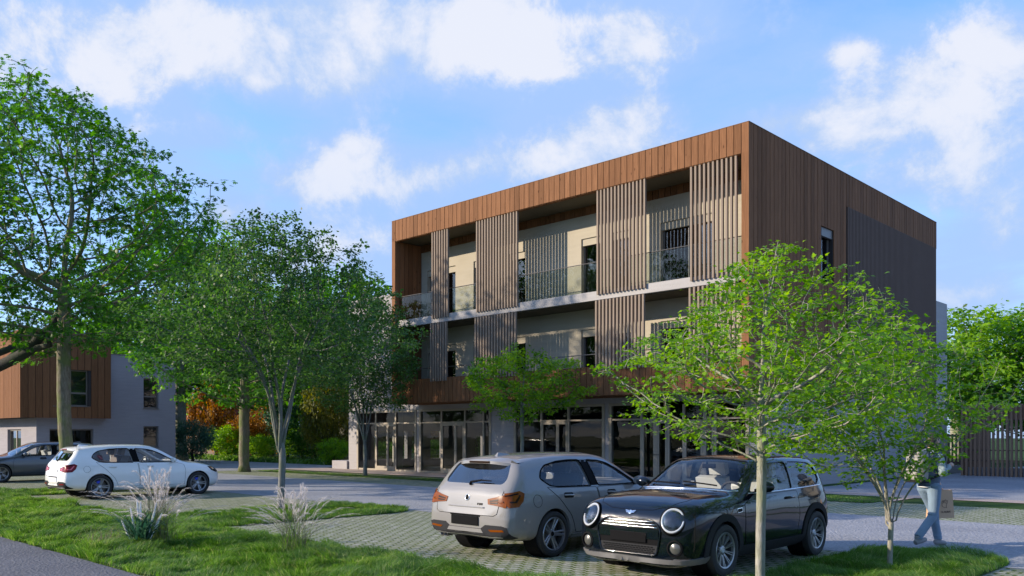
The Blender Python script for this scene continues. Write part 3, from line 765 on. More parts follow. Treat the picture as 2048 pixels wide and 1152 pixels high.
class CarShape:
    def __init__(s, text):
        a = np.array([[float(w) for w in ln.split()] for ln in text.strip().splitlines()])
        s.y = a[:,0]; s.p = a[:,1:]
    def at(s, yq): return pchip(s.y, s.p, np.atleast_1d(np.asarray(yq, float)))
    def ctrl(s, row):
        zb,wb,ws,zs,wm,zm,wh,zh,wl,zl,wr,zr,wt,zt,z0 = row
        return np.array([(0,zb),(wb,zb),(ws,zs),(wm,zm),(wh,zh),(wl,zl),(wr,zr),(wt,zt),(0,z0)])
    def section(s, row, per=6):
        c = s.ctrl(row); P = np.vstack([[-c[1]*[1,0]+c[1]*[0,1]], c, [[-c[-2][0], c[-2][1]]]]); out = []
        P[0] = [-c[1][0], c[1][1]]
        for i in range(1, len(P)-2):
            p0,p1,p2,p3 = P[i-1],P[i],P[i+1],P[i+2]
            t01 = max(np.linalg.norm(p1-p0),1e-3)**.5; t12 = max(np.linalg.norm(p2-p1),1e-3)**.5; t23 = max(np.linalg.norm(p3-p2),1e-3)**.5
            m1 = (p2-p1)+t12*((p1-p0)/t01-(p2-p0)/(t01+t12)); m2 = (p2-p1)+t12*((p3-p2)/t23-(p3-p1)/(t12+t23))
            n = per
            for k in range(n):
                t = k/n
                out.append((2*t**3-3*t*t+1)*p1+(t**3-2*t*t+t)*m1+(-2*t**3+3*t*t)*p2+(t**3-t*t)*m2)
        out.append(P[-2]); o = np.array(out); o[:,0] = np.maximum(o[:,0], 0); return o
    def ys(s):
        L = [s.y[0]]
        for a, b in zip(s.y, s.y[1:]):
            n = max(1, int(math.ceil((b-a)/.07))); n = max(n, 2)
            L += list(a+(b-a)*np.arange(1,n+1)/n)
        return np.array(L)
    def outer(s):
        ys = s.ys(); rows = s.at(ys); secs = [s.section(r) for r in rows]; m = len(secs[0])
        vs = []; ring = 2*(m-1)
        for y, c in zip(ys, secs):
            for q in c[:-1]: vs.append((q[0], y, q[1]))
            vs.append((0, y, c[-1][1]))
            for q in c[-2:0:-1]: vs.append((-q[0], y, q[1]))
        fs = []
        for i in range(len(ys)-1):
            for k in range(ring):
                k2 = (k+1)%ring; fs.append((i*ring+k, (i+1)*ring+k, (i+1)*ring+k2, i*ring+k2))
        e = (len(ys)-1)*ring
        for k in range(m-1):       # end caps as strips across
            a, b = k, k+1; c, d = (ring-b)%ring, (ring-a)%ring
            f = [a,b,c,d]; f = list(dict.fromkeys(f))
            if len(f) >= 3: fs.append(tuple(f)); fs.append(tuple(e+i for i in reversed(f)))
        return vs, fs
    def cabin(s, y0, y1, th=.05, zlow=.42):
        ys = np.linspace(y0, y1, 26); vs = []; fs = []; n = None
        for y, r in zip(ys, s.at(ys)):
            c = s.ctrl(r)
            half = [(0,zlow),(c[4][0]-.07,zlow),(c[4][0]-.07,c[4][1]),(c[5][0]-th,c[5][1]),(c[6][0]-th,c[6][1]-.02),(c[7][0],c[7][1]-th),(0,c[8][1]-th)]
            ring = half+[(-a,b) for a,b in half[-2:0:-1]]; n = len(ring)
            vs += [(a,y,b) for a,b in ring]
        for i in range(len(ys)-1):
            for k in range(n): fs.append((i*n+k,(i+1)*n+k,(i+1)*n+(k+1)%n,i*n+(k+1)%n))
        fs.append(tuple(range(n))); e=(len(ys)-1)*n; fs.append(tuple(e+k for k in range(n-1,-1,-1)))
        return vs, fs

def raw(vs, fs, name='tmp'):
    me = bpy.data.meshes.new(name); me.from_pydata([tuple(v) for v in vs], [], fs)
    bm = bmesh.new(); bm.from_mesh(me); bmesh.ops.recalc_face_normals(bm, faces=bm.faces); bm.to_mesh(me); bm.free()
    return bpy.data.objects.new(name, me)
def bool_cut(obj, cutters):
    COL.objects.link(obj)
    for c in cutters:
        COL.objects.link(c); md = obj.modifiers.new('b', 'BOOLEAN'); md.operation = 'DIFFERENCE'; md.solver = 'EXACT'; md.object = c
    dg = bpy.context.evaluated_depsgraph_get(); me = bpy.data.meshes.new_from_object(obj.evaluated_get(dg))
    for c in cutters: bpy.data.objects.remove(c)
    bpy.data.objects.remove(obj); return me
def pr(poly, h0, h1, axis):
    m = MB(); m.prism(poly, h0, h1, axis); return raw(m.v, m.f)

class Skin:
    """smooth outer surface to project panels, lamps and seams onto"""
    def __init__(s, vs, fs):
        s.vs = [Vector(v) for v in vs]; s.fs = fs
        s.bvh = BVHTree.FromPolygons(s.vs, fs)
        me = bpy.data.meshes.new('t'); me.from_pydata(vs, [], fs)
        bm = bmesh.new(); bm.from_mesh(me); bmesh.ops.recalc_face_normals(bm, faces=bm.faces); bm.normal_update()
        bm.verts.ensure_lookup_table(); s.vn = [v.normal.copy() for v in bm.verts]; bm.free(); bpy.data.meshes.remove(me)
    def normal(s, p):
        q, n, i, d = s.bvh.find_nearest(p)
        if i is None: return Vector((0,0,1))
        f = s.fs[i]; acc = Vector()
        for k in f: acc += s.vn[k]/((s.vs[k]-q).length+.004)
        return acc.normalized()
    def hit(s, o, d):
        q, n, i, t = s.bvh.ray_cast(o, d); return q
def frame_of(view):
    """origin plane and axes for a projection: side +1/-1, 'rear', 'front', 'top' or a direction (dx,dy)"""
    if view == 'rear': return Vector((0,-3,0)), Vector((1,0,0)), Vector((0,0,1)), Vector((0,1,0))
    if view == 'front': return Vector((0,6,0)), Vector((1,0,0)), Vector((0,0,1)), Vector((0,-1,0))
    if view == 'top': return Vector((0,0,3)), Vector((1,0,0)), Vector((0,1,0)), Vector((0,0,-1))
    return Vector((3*view,0,0)), Vector((0,1,0)), Vector((0,0,1)), Vector((-view,0,0))
def in_poly(p, poly):
    x, y = p; c = False; n = len(poly)
    for i in range(n):
        x1,y1 = poly[i]; x2,y2 = poly[(i+1)%n]
        if (y1 > y) != (y2 > y) and x < (x2-x1)*(y-y1)/(y2-y1)+x1: c = not c
    return c
def patch(skin, poly, view, off=.004, thick=.012, step=.05, mat=None, name='panel', parent=None, smooth=True):
    """a panel with the outline poly laid on the body"""
    O, U, V, D = frame_of(view)
    bm = bmesh.new(); n = len(poly); pts = []
    for i in range(n):
        a, b = Vector(poly[i]), Vector(poly[(i+1)%n]); k = max(1, int((b-a).length/step))
        pts += [a+(b-a)*j/k for j in range(k)]
    ring = [bm.verts.new((p.x,p.y,0)) for p in pts]
    ed = [bm.edges.new((ring[i], ring[(i+1)%len(ring)])) for i in range(len(ring))]
    bmesh.ops.triangle_fill(bm, use_beauty=True, edges=ed, normal=(0,0,1))
    for axis in (0,1):
        lo = min(p[axis] for p in pts); hi = max(p[axis] for p in pts); k = int((hi-lo)/step)
        for j in range(1, k+1):
            co = [0,0,0]; co[axis] = lo+(hi-lo)*j/(k+1); no = [0,0,0]; no[axis] = 1
            bmesh.ops.bisect_plane(bm, geom=bm.verts[:]+bm.edges[:]+bm.faces[:], plane_co=co, plane_no=no)
    miss = []
    for v in bm.verts:
        q = skin.hit(O+U*v.co.x+V*v.co.y, D)
        if q is None: miss.append(v); continue
        v.co = q+skin.normal(q)*off
    if miss: bmesh.ops.delete(bm, geom=miss, context='VERTS')
    bmesh.ops.recalc_face_normals(bm, faces=bm.faces)
    bm.normal_update()
    if sum((f.normal.dot(-D) for f in bm.faces)) < 0: bmesh.ops.reverse_faces(bm, faces=bm.faces)
    # rim going down into the body
    be = [e for e in bm.edges if len(e.link_faces) == 1]
    r = bmesh.ops.extrude_edge_only(bm, edges=be); nv = [g for g in r['geom'] if isinstance(g, bmesh.types.BMVert)]
    for v in nv: v.co -= skin.normal(v.co)*thick
    bm.normal_update()
    me = bpy.data.meshes.new(name); bm.to_mesh(me); bm.free(); me.materials.append(mat)
    if smooth: me.polygons.foreach_set('use_smooth', [True]*len(me.polygons)); me.set_sharp_from_angle(angle=R(38))
    o = bpy.data.objects.new(name, me); return link(o, parent)
def seam(mb, skin, line, view, r=.004, step=.04, lift=.0005, closed=False):
    O, U, V, D = frame_of(view); pts = []
    if closed: line = list(line)+[line[0]]
    for a, b in zip(line, line[1:]):
        a, b = Vector(a), Vector(b); k = max(1, int((b-a).length/step))
        pts += [a+(b-a)*j/k for j in range(k)]
    pts.append(Vector(line[-1])); path = []
    for p in pts:
        q = skin.hit(O+U*p.x+V*p.y, D)
        if q is not None: path.append(q+skin.normal(q)*lift)
    if len(path) > 1: mb.tube(path, r, 5)
def smooth_poly(poly, r=.03, n=3): return rnd(poly, r, n)

def finish_body(me, skin, name, mat, parent):
    me.name = name; me.materials.clear(); me.materials.append(mat)
    nf = len(me.polygons); me.polygons.foreach_set('use_smooth', [True]*nf)
    nor = []
    for p in me.polygons:
        fn = p.normal
        for li in p.loop_indices:
            v = me.vertices[me.loops[li].vertex_index].co
            q, n, i, d = skin.bvh.find_nearest(v)
            if d is not None and d < .004:
                sn = skin.normal(v)
                nor.append(sn if sn.dot(fn) > .75 else fn.copy())
            else: nor.append(fn.copy())
    me.normals_split_custom_set([tuple(x) for x in nor])
    o = bpy.data.objects.new(name, me); return link(o, parent)
def glass_sheet(skin, inside, name, mat, parent, off=-.014):
    use = {}; vs = []; fs = []
    for f in skin.fs:
        c = sum((skin.vs[k] for k in f), Vector())/len(f)
        if not inside(c): continue
        g = []
        for k in f:
            if k not in use: use[k] = len(vs); vs.append(tuple(skin.vs[k]+skin.vn[k]*off))
            g.append(use[k])
        fs.append(tuple(g))
    me = bpy.data.meshes.new(name); me.from_pydata(vs, [], fs); me.materials.append(mat)
    me.polygons.foreach_set('use_smooth', [True]*len(fs))
    return link(bpy.data.objects.new(name, me), parent)

def make_wheel(parent, x, y, side, r, rr, style, brake=None, steer=0):
    """side +1: outer face towards +x"""
    w = empty('wheel', (x,y,r), 0, parent); w.rotation_euler = (0,0,steer)
    M = Matrix.Rotation(R(90)*side, 4, 'Y')              # z of the lathe becomes the outward axle
    t = MB(); hw = .108
    prof = [(rr-.004,-hw*.8),(rr+.01,-hw),(r-.05,-hw*1.03),(r-.012,-hw*.93),(r-.002,-hw*.7),(r,0),(r-.002,hw*.7),(r-.012,hw*.93),(r-.05,hw*1.03),(rr+.012,hw),(rr-.006,hw*.82),(rr-.03,hw*.6),(rr-.03,-hw*.6)]
    t.lathe(prof, 44, M, closed=True); t.build('tyre', MAT['tyre'], w, smooth=True, angle=50)
    m = MB()
    m.lathe([(rr+.002,hw*.9),(rr-.006,hw*.98),(rr-.022,hw*.93),(rr-.028,hw*.6),(rr-.03,-hw*.7)], 44, M)
    m.lathe([(.0,hw*.62),(.05,hw*.6),(.066,hw*.5),(.075,hw*.1)], 20, M)
    def bar(p0, p1, w0, w1, d0, d1):
        """a spoke from radius/angle p0 to p1"""
        a = Vector((p0[0]*math.cos(p0[1]), p0[0]*math.sin(p0[1]), 0)); b = Vector((p1[0]*math.cos(p1[1]), p1[0]*math.sin(p1[1]), 0))
        t_ = (b-a).normalized(); nrm = Vector((-t_.y,t_.x,0)); vs = []
        for q, wd, d in ((a,w0,d0),(b,w1,d1)):
            vs += [q+nrm*wd/2+Vector((0,0,d-.05)), q+nrm*wd/2+Vector((0,0,d-.008)), q+nrm*wd*.28+Vector((0,0,d)), q-nrm*wd*.28+Vector((0,0,d)), q-nrm*wd/2+Vector((0,0,d-.008)), q-nrm*wd/2+Vector((0,0,d-.05))]
        m.add([M @ v for v in vs], [(i,i+1,i+7,i+6) for i in range(5)]+[(5,0,6,11)])
    if style == 'double5':
        for k in range(5):
            a = 2*math.pi*k/5+.31
            for s in (-1,1): bar((.045,a+s*.25),(rr-.018,a+s*.13),.036,.030,hw*.56,hw*.90)
    else:
        for k in range(10):
            a = 2*math.pi*k/10
            for s in (-1,1): bar((.05,a+s*.10),(rr-.018,a+s*.075),.017,.013,hw*.56,hw*.88)
    rim = m.build('rim', MAT['rim'], w, smooth=True, angle=35)
    c = MB(); c.lathe([(0,hw*.68),(.028,hw*.67),(.034,hw*.58)], 20, M); c.build('hub_cap', MAT['lamp_white'] if style != 'double5' or brake else MAT['black'], w, smooth=True, angle=35)
    d = MB(); d.lathe([(.03,.0),(.15,.0),(.15,.02),(.03,.02)], 28, M, closed=True); d.lathe([(0,-.03),(rr-.03,-.03)], 28, M)
    d.build('brake_disc', MAT['steel'], w, smooth=True, angle=35)
    if brake:
        b = MB(); vs = []
        for a in np.linspace(-.55,.55,7):
            for rad, z in ((.10,.0),(.165,.0),(.165,.05),(.10,.05)):
                q = Vector((rad*math.cos(a+math.pi), rad*math.sin(a+math.pi), z)); vs.append(M @ (Matrix.Rotation(R(90)*0,4,'Z') @ q))
        fs = []
        for i in range(6):
            for k in range(4): fs.append((i*4+k,i*4+(k+1)%4,(i+1)*4+(k+1)%4,(i+1)*4+k))
        fs += [(0,3,2,1),(24,25,26,27)]; b.add(vs, fs); b.build('brake_caliper', brake, w)
    return w
def make_seat(parent, x, y, mat, back=.62):
    m = MB(); M = Matrix.Rotation(R(-14),4,'X')
    m.obox((x,y+.2,.50), .50,.52,.16)
    m.obox((x,y-.12,.50+back/2), .48,.13,back, M); m.obox((x,y-.22,.50+back+.12), .27,.10,.20, M)
    for s in (-.06,.06): m.tube([(x+s,y-.18,.5+back-.05),(x+s,y-.215,.5+back+.06)], .008, 5)
    return m.build('seat', mat, parent, smooth=True, bevel=.045, angle=50)
def steering(parent, x, y, z):
    m = MB(); M = Matrix.Translation((x,y,z)) @ Matrix.Rotation(R(68),4,'X'); ri=.018
    m.lathe([(.18+ri*math.cos(a), ri*math.sin(a)) for a in np.linspace(0,2*math.pi,8,endpoint=False)], 24, M, closed=True)
    m.lathe([(0,.03),(.06,.02),(.07,-.02)], 12, M); m.obox((x,y,z), .34,.03,.03)
    return m.build('steering_wheel', MAT['seat_dark'], parent, smooth=True, angle=40)
def mirror_part(parent, x, y, z, side, mat, glass=True):
    m = MB(); M = Matrix.Translation((x+side*.13,y,z+.05)) @ Matrix.Diagonal((.115,.075,.072,1))
    bm = bmesh.new(); bmesh.ops.create_icosphere(bm, subdivisions=3, radius=1)
    for v in bm.verts:
        if v.co.y < -.35: v.co.y = -.35
        v.co = M @ v.co
    me = bpy.data.meshes.new('mirror'); bm.to_mesh(me); bm.free(); me.materials.append(mat)
    me.polygons.foreach_set('use_smooth', [True]*len(me.polygons)); me.set_sharp_from_angle(angle=R(40))
    o = link(bpy.data.objects.new('mirror', me), parent)
    s = MB(); s.tube([(x-side*.02,y,z),(x+side*.10,y,z+.01)], [.022,.026], 6); s.build('mirror_arm', MAT['black'], o)
    return o

def make_hatch(label, paint, lens, seat, plate, brake, group):
    car = empty('parked_car'); tag(car, label, 'car', group)
    S = CarShape(HATCH); vs, fs = S.outer(); skin = Skin(vs, fs)
    WR, RR = .318, .235
    side_r = [(-.19,1.09),(-.12,1.19),(0,1.262),(.28,1.312),(.55,1.327),(.80,1.325),(.88,.95),(.5,.958),(.12,.965),(-.03,.985)]
    side_f = [(.97,1.323),(1.25,1.305),(1.45,1.265),(1.66,1.175),(1.93,1.02),(2.03,.945),(1.5,.945),(1.03,.949)]
    body = raw(vs, fs); cut = [raw(*S.cabin(-.66, 2.24))]
    for s in (-1,1):
        for poly in (side_r, side_f): cut.append(pr(rnd(poly,.04,3), min(s*.45,s*1.2), max(s*.45,s*1.2), 'x'))
    ws = [(-.50,1.50),(.50,1.50),(.665,2.22),(.60,2.29),(0,2.34),(-.60,2.29),(-.665,2.22)]
    cut.append(pr(rnd(ws,.05,3), .93, 1.6, 'z'))
    rs = [(-.52,1.30),(.52,1.30),(.60,1.08),(.56,1.015),(-.56,1.015),(-.60,1.08)]
    cut.append(pr(rnd(rs,.05,3), -1.2, -.36, 'y'))
    for s in (-1,1):
        for y in (0,2.69):
            c = MB(); c.lathe([(0,.60),(.352,.60),(.352,1.2),(0,1.2)], 40, Matrix.Translation((0,y,WR+.005)) @ Matrix.Rotation(R(90)*s,4,'Y')); cut.append(raw(c.v,c.f))
    me = bool_cut(body, cut); finish_body(me, skin, 'body', paint, car)
    # arches: dark liners
    for y in (0,2.69):
        for s in (-1,1):
            m = MB(); m.lathe([(.348,.58),(.348,.83)], 30, Matrix.Translation((0,y,WR+.005)) @ Matrix.Rotation(R(90)*s,4,'Y')); m.build('arch_liner', MAT['black'], car)
    # glass
    def near(poly, g=.09):
        cx = sum(p[0] for p in poly)/len(poly); cy = sum(p[1] for p in poly)/len(poly)
        out = []
        for p in poly:
            v = Vector((p[0]-cx,p[1]-cy)); v = v*(1+g/max(v.length,.01)); out.append((cx+v.x,cy+v.y))
        return out
    for s in (-1,1):
        for poly in (side_r, side_f):
            e = near(poly,.06); glass_sheet(skin, lambda c: c.x*s > .3 and in_poly((c.y,c.z), e), 'side_window', MAT['car_glass'], car)
    e = near(ws,.07); glass_sheet(skin, lambda c: c.z > .9 and in_poly((c.x,c.y), e), 'windscreen', MAT['car_glass'], car)
    # rear screen: dark glass over the whole tailgate opening, a body-wide rim round it
    e2 = near(rs,.07); glass_sheet(skin, lambda c: c.y < -.3 and in_poly((c.x,c.z), e2), 'rear_window', MAT['car_glass_dark'], car)
    # window frames and pillars
    for s in (-1,1):
        for poly in (side_r, side_f):
            m = MB(); seam(m, skin, rnd(poly,.04,3), s, .011, .04, .0, True); m.build('window_trim', MAT['black'], car, smooth=True)
    for s in (-1,1): patch(skin, [(.80,1.322),(.985,1.322),(1.035,.955),(.88,.955)], s, .002, .01, .06, MAT['black'], 'pillar_trim', car)
    # doors and seams
    dr_r = [(-.10,.97),(.0,.955),(.98,.93),(1.02,.62),(1.03,.31),(.47,.31),(.42,.44),(.36,.56),(.12,.80)]
    dr_f = [(1.0,.93),(2.02,.925),(2.27,.86),(2.31,.70),(2.28,.31),(1.05,.31),(1.04,.62)]
    for s in (-1,1):
        for k, poly in enumerate((dr_r, dr_f)):
            d = patch(skin, rnd(poly,.03,3), s, .0025, .01, .07, paint, 'door', car)
            g = MB(); seam(g, skin, rnd(poly,.03,3), s, .0035, .05, .0022, True); g.build('door_gap', MAT['black'], d)
            y = .22 if k == 0 else 1.22
            h = MB(); p0 = skin.hit(Vector((3*s,y,.845)), Vector((-s,0,0))); p1 = skin.hit(Vector((3*s,y+.20,.838)), Vector((-s,0,0)))
            n0 = Vector((s,0,0)); h.tube([p0-n0*.012, p0+n0*.028+Vector((0,.03,0)), p1+n0*.028-Vector((0,.03,0)), p1-n0*.012], [.012,.016,.016,.012], 6)
            h.build('handle', paint, d, smooth=True)
            c = patch(skin, rnd([(y-.01,.805),(y+.21,.80),(y+.2,.875),(y,.88)],.03,3), s, .0032, .008, .05, MAT['black'] if paint is MAT['paint_silver'] else paint, 'handle_cup', d)
        sk = patch(skin, [(.42,.235),(2.28,.235),(2.30,.29),(.40,.29)], s, .012, .02, .1, paint, 'side_skirt', car)
        mirror_part(car, s*.80, 1.93, .94, s, paint)
    # fuel flap, bonnet and tailgate seams
    m = MB(); ci = [(-.33+.085*math.cos(a), .79+.085*math.sin(a)) for a in np.linspace(0,2*math.pi,16,endpoint=False)]
    seam(m, skin, ci, 1, .003, .05, 0, True); m.build('fuel_flap', MAT['black'], car)
    m = MB()
    for s in (-1,1): seam(m, skin, [(s*.70,2.36),(s*.66,2.8),(s*.56,3.2),(s*.45,3.33)], 'top', .0035)
    m.build('bonnet_gap', MAT['black'], car)
    tg = patch(skin, rnd([(-.60,.965),(.60,.965),(.655,.93),(.60,.63),(.54,.60),(-.54,.60),(-.60,.63),(-.655,.93)],.03,3), 'rear', .003, .012, .07, paint, 'tailgate', car)
    m = MB(); seam(m, skin, [(-.655,.93),(-.60,.63),(-.54,.60),(.54,.60),(.60,.63),(.655,.93)], 'rear', .0045, .04, .001); m.build('tailgate_gap', MAT['black'], tg)
    m = MB(); a0 = skin.hit(Vector((-.0,-3,1.005)), Vector((0,1,0)))
    for k in range(10): pass
    # crease over the plate recess
    m = MB(); seam(m, skin, [(-.36,.70),(.36,.70)], 'rear', .012, .05, .0); m.build('tailgate_crease', paint, tg, smooth=True)
    # tail lamps wrap from the tailgate round the corner
    for s in (-1,1):
        A = [(s*.40,.82),(s*.62,.865),(s*.74,.90),(s*.74,.715),(s*.60,.735),(s*.42,.75)]
        lamp = patch(skin, A if s > 0 else A[::-1], 'rear', .010, .02, .04, lens[0], 'tail_lamp', car)
        Bp = [(-.83,.895),(-.62,.935),(-.555,.90),(-.60,.80),(-.68,.725),(-.83,.715)]
        patch(skin, Bp, s, .011, .02, .04, lens[0], 'lamp_side', lamp)
        patch(skin, [(s*.45,.80),(s*.60,.825),(s*.60,.80),(s*.45,.782)], 'rear', .0135, .01, .04, lens[1], 'light_guide', lamp)
        patch(skin, [(s*.46,.775),(s*.60,.785),(s*.60,.763),(s*.46,.76)], 'rear', .0135, .01, .04, lens[1], 'light_guide', lamp)
        patch(skin, [(-.82,.78),(-.70,.78),(-.62,.875),(-.645,.88),(-.72,.80),(-.82,.80)], s, .0145, .01, .04, lens[1], 'light_guide', lamp)
        patch(skin, [(-.80,.875),(-.66,.905),(-.64,.895),(-.80,.862)], s, .0145, .01, .04, MAT['black'], 'lamp_brow', lamp)
        # head lamps
        hl = patch(skin, [(2.98,.79),(3.12,.775),(3.30,.70),(3.33,.63),(3.25,.615),(3.08,.68)], s, .006, .015, .04, MAT['black'], 'headlight', car)
        patch(skin, [(3.06,.765),(3.14,.75),(3.20,.70),(3.12,.69)], s, .010, .01, .04, MAT['lamp_glass'], 'reflector', hl)
        patch(skin, [(3.20,.715),(3.27,.68),(3.29,.645),(3.21,.66)], s, .010, .01, .04, MAT['lamp_glass'], 'reflector', hl)
    # spoiler, fin, wiper
    ys = -.47; m = MB(); zt = float(S.at(-.44)[0][14]); pts = []
    for x in np.linspace(-.60,.60,13):
        q = skin.hit(Vector((x,-.36,3)), Vector((0,0,-1)))
        e = 1-abs(x/.6)**4*.4
        pts.append([(x,-.34,q.z+.004),(x,-.47,q.z-.012*(2-e)+.012),(x,-.60*e-.03*(1-e),q.z-.045),(x,-.605*e-.03*(1-e),q.z-.085),(x,-.50,q.z-.07)])
    k = len(pts[0])
    m.add([p for r in pts for p in r], [(i*k+j,(i+1)*k+j,(i+1)*k+(j+1)%k,i*k+(j+1)%k) for i in range(12) for j in range(k)]+[tuple(range(k)),tuple(12*k+j for j in range(k-1,-1,-1))])
    sp = m.build('roof_spoiler', paint, car, smooth=True, angle=40)
    m = MB(); zq = pts[6][2][2]; m.box(-.20,.20,-.612,-.596,zq-.036,zq-.006); m.build('brake_light', MAT['amber_dark'] if lens[2] else MAT['red_lens'], sp, bevel=.005)
    q = skin.hit(Vector((0,-.12,3)), Vector((0,0,-1))).z
    m = MB(); m.add([(-.03,-.28,q-.02),(.03,-.28,q-.02),(.028,.05,q-.005),(-.028,.05,q-.005),(-.010,-.24,q+.035),(.010,-.24,q+.035),(.006,0,q+.01),(-.006,0,q+.01)],
          [(0,3,2,1),(4,5,6,7),(0,1,5,4),(1,2,6,5),(2,3,7,6),(3,0,4,7)]); m.build('aerial_fin', paint, car, bevel=.004)
    m = MB(); p = [skin.hit(Vector((x,-3,z)), Vector((0,1,0))) for x,z in ((.0,1.0),(-.02,1.03),(.16,1.06),(.36,1.055))]
    p = [q_+Vector((0,-.025,.005)) for q_ in p]; m.tube(p, [.022,.018,.012,.007], 6); m.build('rear_wiper', MAT['black'], car)
    # badge and lettering
    m = MB(); c = skin.hit(Vector((0,-3,.825)), Vector((0,1,0))); n = skin.normal(c); Mb = Matrix.Translation(c+n*.004) @ n.to_track_quat('Z','Y').to_matrix().to_4x4()
    m.lathe([(.040+.007*math.cos(a), .007*math.sin(a)) for a in np.linspace(0,2*math.pi,8,endpoint=False)], 28, Mb, closed=True)
    b = m.build('badge', MAT['chrome'], tg, smooth=True)
    m = MB(); m.lathe([(0,.005),(.038,.004),(.04,0)], 24, Mb); m.build('badge_disc', MAT['black'] if lens[2] else paint, b)
    m = MB()
    for (x0,x1,z0,z1) in ((.215,.222,.735,.762),(.215,.235,.755,.762),(.245,.265,.755,.762),(.258,.265,.735,.762),(.245,.265,.735,.741),(.245,.251,.735,.75),(.275,.281,.735,.762),(.275,.295,.745,.751),(.289,.295,.735,.762),(.305,.311,.735,.762)):
        cpt = skin.hit(Vector(((x0+x1)/2,-3,(z0+z1)/2)), Vector((0,1,0))); m.box(x0,x1,cpt.y-.012,cpt.y+.002,z0,z1)
    m.build('model_lettering', MAT['steel'], tg)
    # plate, lower bumper insert, exhausts, reflectors
    q = skin.hit(Vector((0,-3,.50)), Vector((0,1,0)))
    m = MB(); m.box(-.27,.27,q.y-.016,q.y+.01,.455,.575); m.build('number_plate', plate, car, bevel=.003)
    m = MB(); m.box(-.29,.29,q.y-.012,q.y+.01,.58,.60); m.build('plate_lamp', MAT['black'], car)
    Dp = [(-.76,.455),(-.68,.475),(-.40,.475),(-.31,.42),(.31,.42),(.40,.475),(.68,.475),(.76,.455),(.78,.31),(.72,.29),(-.72,.29),(-.78,.31)]
    dfz = patch(skin, Dp, 'rear', .008, .02, .06, MAT['trim'], 'diffuser', car)
    patch(skin, [(-.32,.415),(.32,.415),(.36,.365),(-.36,.365)], 'rear', .011, .01, .06, paint, 'bumper_strip', car)
    for s in (-1,1):
        patch(skin, [(s*.46,.415),(s*.70,.425),(s*.72,.40),(s*.50,.388)], 'rear', .012, .01, .05, lens[0], 'reflector', dfz)
        patch(skin, [(-.86,.47),(-.58,.45),(-.50,.30),(-.58,.24),(-.86,.24)], s, .005, .02, .05, MAT['trim'] , 'diffuser_side', dfz) if False else None
    for x in (-.53,-.455):
        m = MB(); m.lathe([(.032,.12),(.036,0),(.030,0),(.028,.10)], 16, Matrix.Translation((x,-.83,.285)) @ Matrix.Rotation(R(-90),4,'X')); m.build('exhaust_tip', MAT['steel'], car, smooth=True)
    # front: kidney-less dark intakes
    patch(skin, [(-.55,.42),(.55,.42),(.48,.30),(-.48,.30)], 'front', .006, .01, .06, MAT['black'], 'lower_intake', car)
    for s in (-1,1): patch(skin, rnd([(s*.04,.60),(s*.26,.60),(s*.28,.50),(s*.08,.48)],.03,3), 'front', .006, .01, .05, MAT['black'], 'grille', car)
    # cabin
    for x in (-.37,.37): make_seat(car, x, .95, seat)
    m = MB(); m.obox((0,.05,.50),1.2,.5,.18); m.obox((0,-.22,.75),1.2,.14,.50,Matrix.Rotation(R(-14),4,'X'))
    for x in (-.38,.38): m.obox((x,-.31,1.06),.26,.09,.17)
    m.build('rear_bench', seat, car, smooth=True, bevel=.04, angle=50)
    m = MB(); m.obox((0,2.0,.78),1.40,.42,.24); m.build('dashboard', MAT['seat_dark'], car, smooth=True, bevel=.06, angle=50)
    steering(car, -.37, 1.62, .88)
    m = MB(); m.obox((.0,1.62,1.27),.20,.03,.055); m.build('inside_mirror', MAT['black'], car, bevel=.01)
    for s in (-1,1):
        for y in (0,2.69): make_wheel(car, s*.768, y, s, WR, RR, 'double5', brake)
    return car
MAT['fog'] = M_plain('dull_lamp', (.09,.09,.085), .3, .2)
